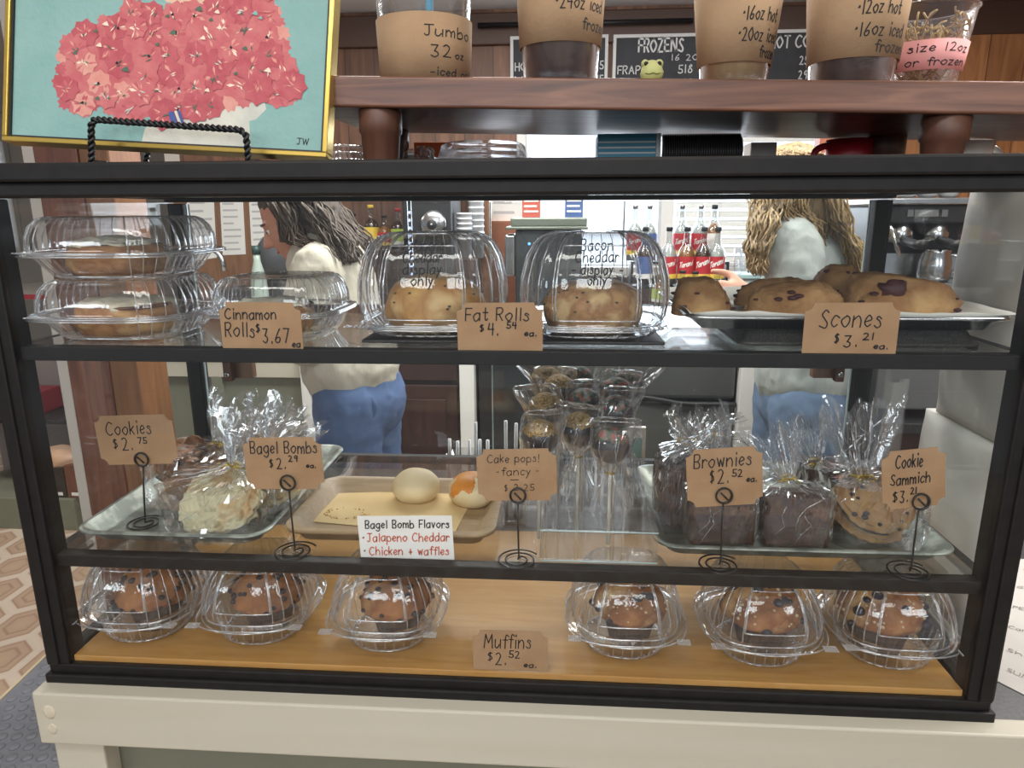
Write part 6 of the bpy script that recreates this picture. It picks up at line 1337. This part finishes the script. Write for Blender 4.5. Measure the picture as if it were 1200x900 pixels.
def features(P, parent, s=1):
    e = MB()
    for sg in (-1, 1): c = P(.0765, sg*.03, .002); e.ball(tuple(c), .0095*s, 2, 0); c = P(.0845, sg*.03, .002); e.ball(tuple(c), .0042*s, 2, 1)
    e.obj('eye_pair', ['white_plastic', 'ink'], parent); b = MB()
    for sg in (-1, 1): b.tube([tuple(P(.088, sg*.014, .024)), tuple(P(.09, sg*.03, .028)), tuple(P(.078, sg*.047, .024))], .0038*s, 6)
    b.obj('eyebrow_pair', 'hair_brown', parent)
    MB().tube([tuple(P(.088, -.02, -.058)), tuple(P(.095, 0, -.0585)), tuple(P(.088, .02, -.058))], .0032*s, 6).obj('mouth_line', mat('lip', S(170, 100, 96), .4) if 'lip' not in bpy.data.materials else bpy.data.materials['lip'], parent)
def strands(mb, roots, n, seed, r=.0055):
    rn = random.Random(seed)
    for i in range(n):
        a = rn.random()*(len(roots)-1); k = int(a); u = a-k; A, B = roots[k], roots[min(k+1, len(roots)-1)]; pts = []
        for p, q in zip(A, B): pts.append(Vector(p).lerp(Vector(q), u)+Vector((rn.gauss(0, .009), rn.gauss(0, .016), rn.gauss(0, .006))))
        P2 = [pts[0]]
        for p, q in zip(pts, pts[1:]):
            for j in range(1, 5): P2.append(p.lerp(q, j/4)+Vector((.006*sin(i+j*1.6+p.z*30), .004*cos(i*2+j), 0)))
        m_ = len(P2); mb.tube([tuple(p) for p in P2], [r*(.55+.6*sin(pi*min(1, .15+.85*j/(m_-1)))) for j in range(m_)], 5)

# --- person in the white tee, bending to the left with head down
Y1 = 1.42; G = lambda px, py, dy=0: at(px, py, Y1+dy)
foot = at(415, 470, Y1)
t = thing('person', 'person with grey brown hair in a white tee and jeans bending over the sink', 'person', (foot.x, Y1, FL)); O = Vector(t.location)
q = lambda px, py, dy=0: G(px, py, dy)-O
pel, che, nk, hc = q(414, 446), q(392, 316), q(372, 282), q(346, 258)
b = MB(); fd = Vector((-.86, -.18, -.46))
P = head(b, hc, fd, Vector((-.35, 0, 1)), 1.02)
cone(b, hc+Vector((.02, 0, -.02)), nk, .052, .056); cone(b, nk, che, .055, .085, (1, 1.3, 1)); cone(b, che, pel, .085, .1, (1, 1.25, 1))
for sg in (-1, 1):
    sh = q(374, 318, sg*.13); el = q(357, 392, sg*.185); wr_ = q(322, 384, sg*.1-.03); chain(b, [(sh, .056), (el, .045), (wr_, .029)]); hand(b, wr_, Vector((-1, 0, -.15)), Vector((0, -sg*1.0, 0)), Vector((0, 0, 1)), .95)
    hip = pel+Vector((0, sg*.085, -.02)); kn = Vector((pel.x-.02+.05*(sg > 0), sg*.1, .48)); an = Vector((pel.x+.02+.06*(sg > 0), sg*.11, .08)); chain(b, [(hip, .095), (kn, .06), (an, .042)]); chain(b, [(an+Vector((.03, 0, -.04)), .04), (an+Vector((-.16, 0, -.048)), .032)], (1, 1, .8))
fused(b, 'body', 'skin', t, .0065, 4)
features(P, t, 1.02)
b = MB(); chain(b, [(nk+Vector((.018, 0, -.022)), .09), (q(387, 316), .125), (q(396, 372), .134), (q(411, 425), .148)], (1, 1.32, 1)); cone(b, q(413, 425), q(414, 434), .15, .145, (1.0, 1.3, .6))
for sg in (-1, 1): cone(b, q(374, 318, sg*.13), q(357, 398, sg*.185), .085, .075, (1, 1, 1))
fused(b, 'shirt', 'tee_white', t, .007, 5, (.022, .085))
b = MB(); cone(b, pel+Vector((0, 0, .02)), pel+Vector((.025, 0, -.06)), .135, .14, (1, 1.3, 1))
for sg in (-1, 1): hip = pel+Vector((.012, sg*.09, -.05)); kn = Vector((pel.x-.01+.05*(sg > 0), sg*.1, .48)); an = Vector((pel.x+.02+.06*(sg > 0), sg*.11, .1)); chain(b, [(hip, .115), (kn, .078), (an, .06)])
fused(b, 'jeans', 'denim', t, .008, 6, (.014, .05))
bk_ = q(437, 462); o = MB().ball((bk_.x, bk_.y-.155, bk_.z), (.055, .006, .05), 3).obj('back_pocket', 'denim', t)
b = MB(); cone(b, hc+Vector((.02, 0, .03)), hc+Vector((.03, 0, .0)), .093, .088, (1, .95, 1)); cone(b, hc+Vector((.04, 0, -.01)), nk+Vector((.04, 0, .012)), .075, .048, (1, 1.1, 1))
roots = []
for sg in range(9):
    y = -.105+.026*sg; roots.append([hc+Vector((-.05, y*.5, .095)), hc+Vector((.03, y, .1)), hc+Vector((.085, y*1.1, .02)), nk+Vector((.07, y*1.3, .02)), nk+Vector((.105+.02*sin(sg*2), y*1.4, -.05))])
cone(b, hc+Vector((-.03, 0, .055)), hc+Vector((.04, 0, .02)), .078, .1, (1, .95, 1)); cone(b, hc+Vector((.03, -.045, -.02)), nk+Vector((.045, -.06, .0)), .062, .045); hs = MB(); bk4 = [[hc+Vector((.0, y*.8, .1)), hc+Vector((.075, y, .085)), hc+Vector((.115, y*1.1, .02)), nk+Vector((.115, y*1.2, -.0)), nk+Vector((.135, y*1.25, -.055))] for y in (-.1, -.06, -.02, .02, .06, .1)]; strands(hs, roots, 520, 3, .003); strands(hs, bk4, 360, 4, .003)
sidelock = [[hc+Vector((-.07, -.06, .09)), hc+Vector((-.02, -.1, .04)), hc+Vector((.02, -.115, -.05)), nk+Vector((.02, -.125, -.0))], [hc+Vector((-.02, -.07, .1)), hc+Vector((.03, -.11, .03)), hc+Vector((.06, -.125, -.05)), nk+Vector((.06, -.13, -.03))]]
strands(hs, sidelock, 300, 5, .003); hr_ = fused(b, 'hair', 'hair_brown', t, .006, 3, (.01, .02), .4); hs.obj('loose_strands', 'hair_brown', hr_)['kind'] = 'stuff'
for sg in (-1, 1):
    an = Vector((pel.x+.02+.06*(sg > 0), sg*.11, .08)); s_ = MB(); chain(s_, [(an+Vector((.035, 0, -.035)), .045), (an+Vector((-.17, 0, -.042)), .038)], (1, 1.05, .9)); fused(s_, 'shoe', 'black', t, .007, 4)

# --- person in the grey tee with long blond hair, facing left, forearm held out
Y2 = 1.38; G = lambda px, py, dy=0: at(px, py, Y2+dy)
foot = at(938, 470, Y2)
t = thing('person', 'person with long blond hair in a grey tee reaching a hand to the left', 'person', (foot.x, Y2, FL)); O = Vector(t.location)
pel, che, nk, hc = q(936, 448), q(944, 315), q(930, 262), q(922, 226)
b = MB(); P = head(b, hc, Vector((-.5, .85, -.2)), Vector((0, 0, 1)), .97)
cone(b, hc+Vector((.015, 0, -.05)), nk, .05, .055); cone(b, nk, che, .058, .1, (1, 1.35, 1)); cone(b, che, pel, .1, .11, (1, 1.25, 1))
sh = q(928, 292, -.15); el = q(944, 348, -.19); wr_ = q(882, 346, -.24); chain(b, [(sh, .054), (el, .044), (q(912, 347, -.215), .037), (wr_, .026)]); hand(b, wr_, Vector((-1, -.05, .05)), Vector((0, -.45, -.9)), Vector((0, -.9, .4)), .92, .22)
sh = q(932, 290, .165); el = q(940, 358, .2); wr2 = q(885, 365, .15); chain(b, [(sh, .054), (el, .042), (wr2, .027)]); hand(b, wr2, Vector((-1, -.1, -.1)), Vector((0, -1, 0)), Vector((0, 0, 1)), .92)
for sg in (-1, 1):
    hip = pel+Vector((0, sg*.085, -.02)); kn = Vector((pel.x+.0, sg*.09, .48)); an = Vector((pel.x+.02, sg*.1, .08)); chain(b, [(hip, .095), (kn, .06), (an, .042)]); chain(b, [(an+Vector((.03, 0, -.04)), .04), (an+Vector((-.16, 0, -.048)), .032)], (1, 1, .8))
fused(b, 'body', 'skin', t, .006, 4)
features(P, t, .97)
b = MB(); chain(b, [(nk+Vector((.01, 0, -.03)), .078), (q(942, 315), .118), (q(944, 370), .12), (q(938, 436), .132)], (1, 1.36, 1)); cone(b, q(958, 330, .02), q(968, 350, .02), .06, .05, (1, 2, 1))
cone(b, q(927, 290, -.14), q(930, 324, -.175), .08, .076); cone(b, q(934, 288, .15), q(938, 326, .19), .07, .07)
fused(b, 'shirt', 'tee_grey', t, .0065, 5, (.018, .08))
b = MB(); cone(b, pel+Vector((0, 0, .02)), pel+Vector((.01, 0, -.06)), .115, .12, (1, 1.35, 1))
for sg in (-1, 1): hip = pel+Vector((.0, sg*.09, -.05)); kn = Vector((pel.x+.0, sg*.09, .48)); an = Vector((pel.x+.02, sg*.1, .1)); chain(b, [(hip, .105), (kn, .076), (an, .058)])
fused(b, 'jeans', 'denim2', t, .008, 6, (.012, .05))
b = MB(); cone(b, hc+Vector((.012, 0, .04)), hc+Vector((.03, 0, .0)), .096, .098, (1, .9, 1)); cone(b, hc+Vector((.045, 0, .0)), nk+Vector((.075, -.02, -.0)), .085, .07, (1, 1.15, 1))
roots = []
for i in range(9):
    y = -.115+.025*i; roots.append([hc+Vector((-.03, y*.4, .1)), hc+Vector((.05, y, .08)), nk+Vector((.07, y*1.1-.02, .02)), nk+Vector((.115+.012*sin(i*1.7), y*1.15-.03, -.06)), nk+Vector((.135+.02*sin(i*2.3), y-.03, -.13))])
cone(b, hc+Vector((-.02, 0, .05)), hc+Vector((.03, 0, .02)), .08, .1, (1, .95, 1)); hs = MB(); strands(hs, roots, 700, 8, .0028)
fl3 = [[hc+Vector((-.05, .03, .09)), q(889, 232, -.05), q(883, 262, -.1), q(879, 290, -.12), q(885, 316, -.12)], [hc+Vector((-.04, -.04, .1)), q(898, 232, -.1), q(893, 264, -.14), q(886, 295, -.16), q(888, 318, -.16)], [hc+Vector((-.02, -.07, .1)), q(912, 236, -.12), q(905, 262, -.17), q(897, 288, -.19), q(890, 312, -.19)]]
strands(hs, fl3, 460, 9, .0028); md3 = [[hc+Vector((-.01, -.06, .1)), q(912, 240, -.13), q(924, 262, -.14), q(936, 284, -.13)], [hc+Vector((.03, -.06, .1)), q(924, 240, -.13), q(940, 262, -.13), q(954, 288, -.11)], [hc+Vector((.05, -.05, .09)), q(938, 240, -.11), q(955, 266, -.1), q(966, 292, -.08)]]; strands(hs, md3, 340, 11, .0028); hr_ = fused(b, 'hair', 'hair_blond', t, .006, 3, (.01, .02), .4); hs.obj('loose_strands', 'hair_blond', hr_)['kind'] = 'stuff'
o = MB().tube([tuple(wr_+Vector((.012, .034*cos(a), .034*sin(a)))) for a in [2*pi*i/20 for i in range(20)]], .006, 8, closed=True).box(tuple(wr_+Vector((0, -.042, -.014))), tuple(wr_+Vector((.026, -.033, .014))), 1); o.obj('wrist_watch', ['grey', 'black'], t)
for sg in (-1, 1):
    an = Vector((pel.x+.02, sg*.1, .08)); s_ = MB(); chain(s_, [(an+Vector((.035, 0, -.035)), .045), (an+Vector((-.17, 0, -.042)), .038)], (1, 1.05, .9)); fused(s_, 'shoe', 'black', t, .007, 4)
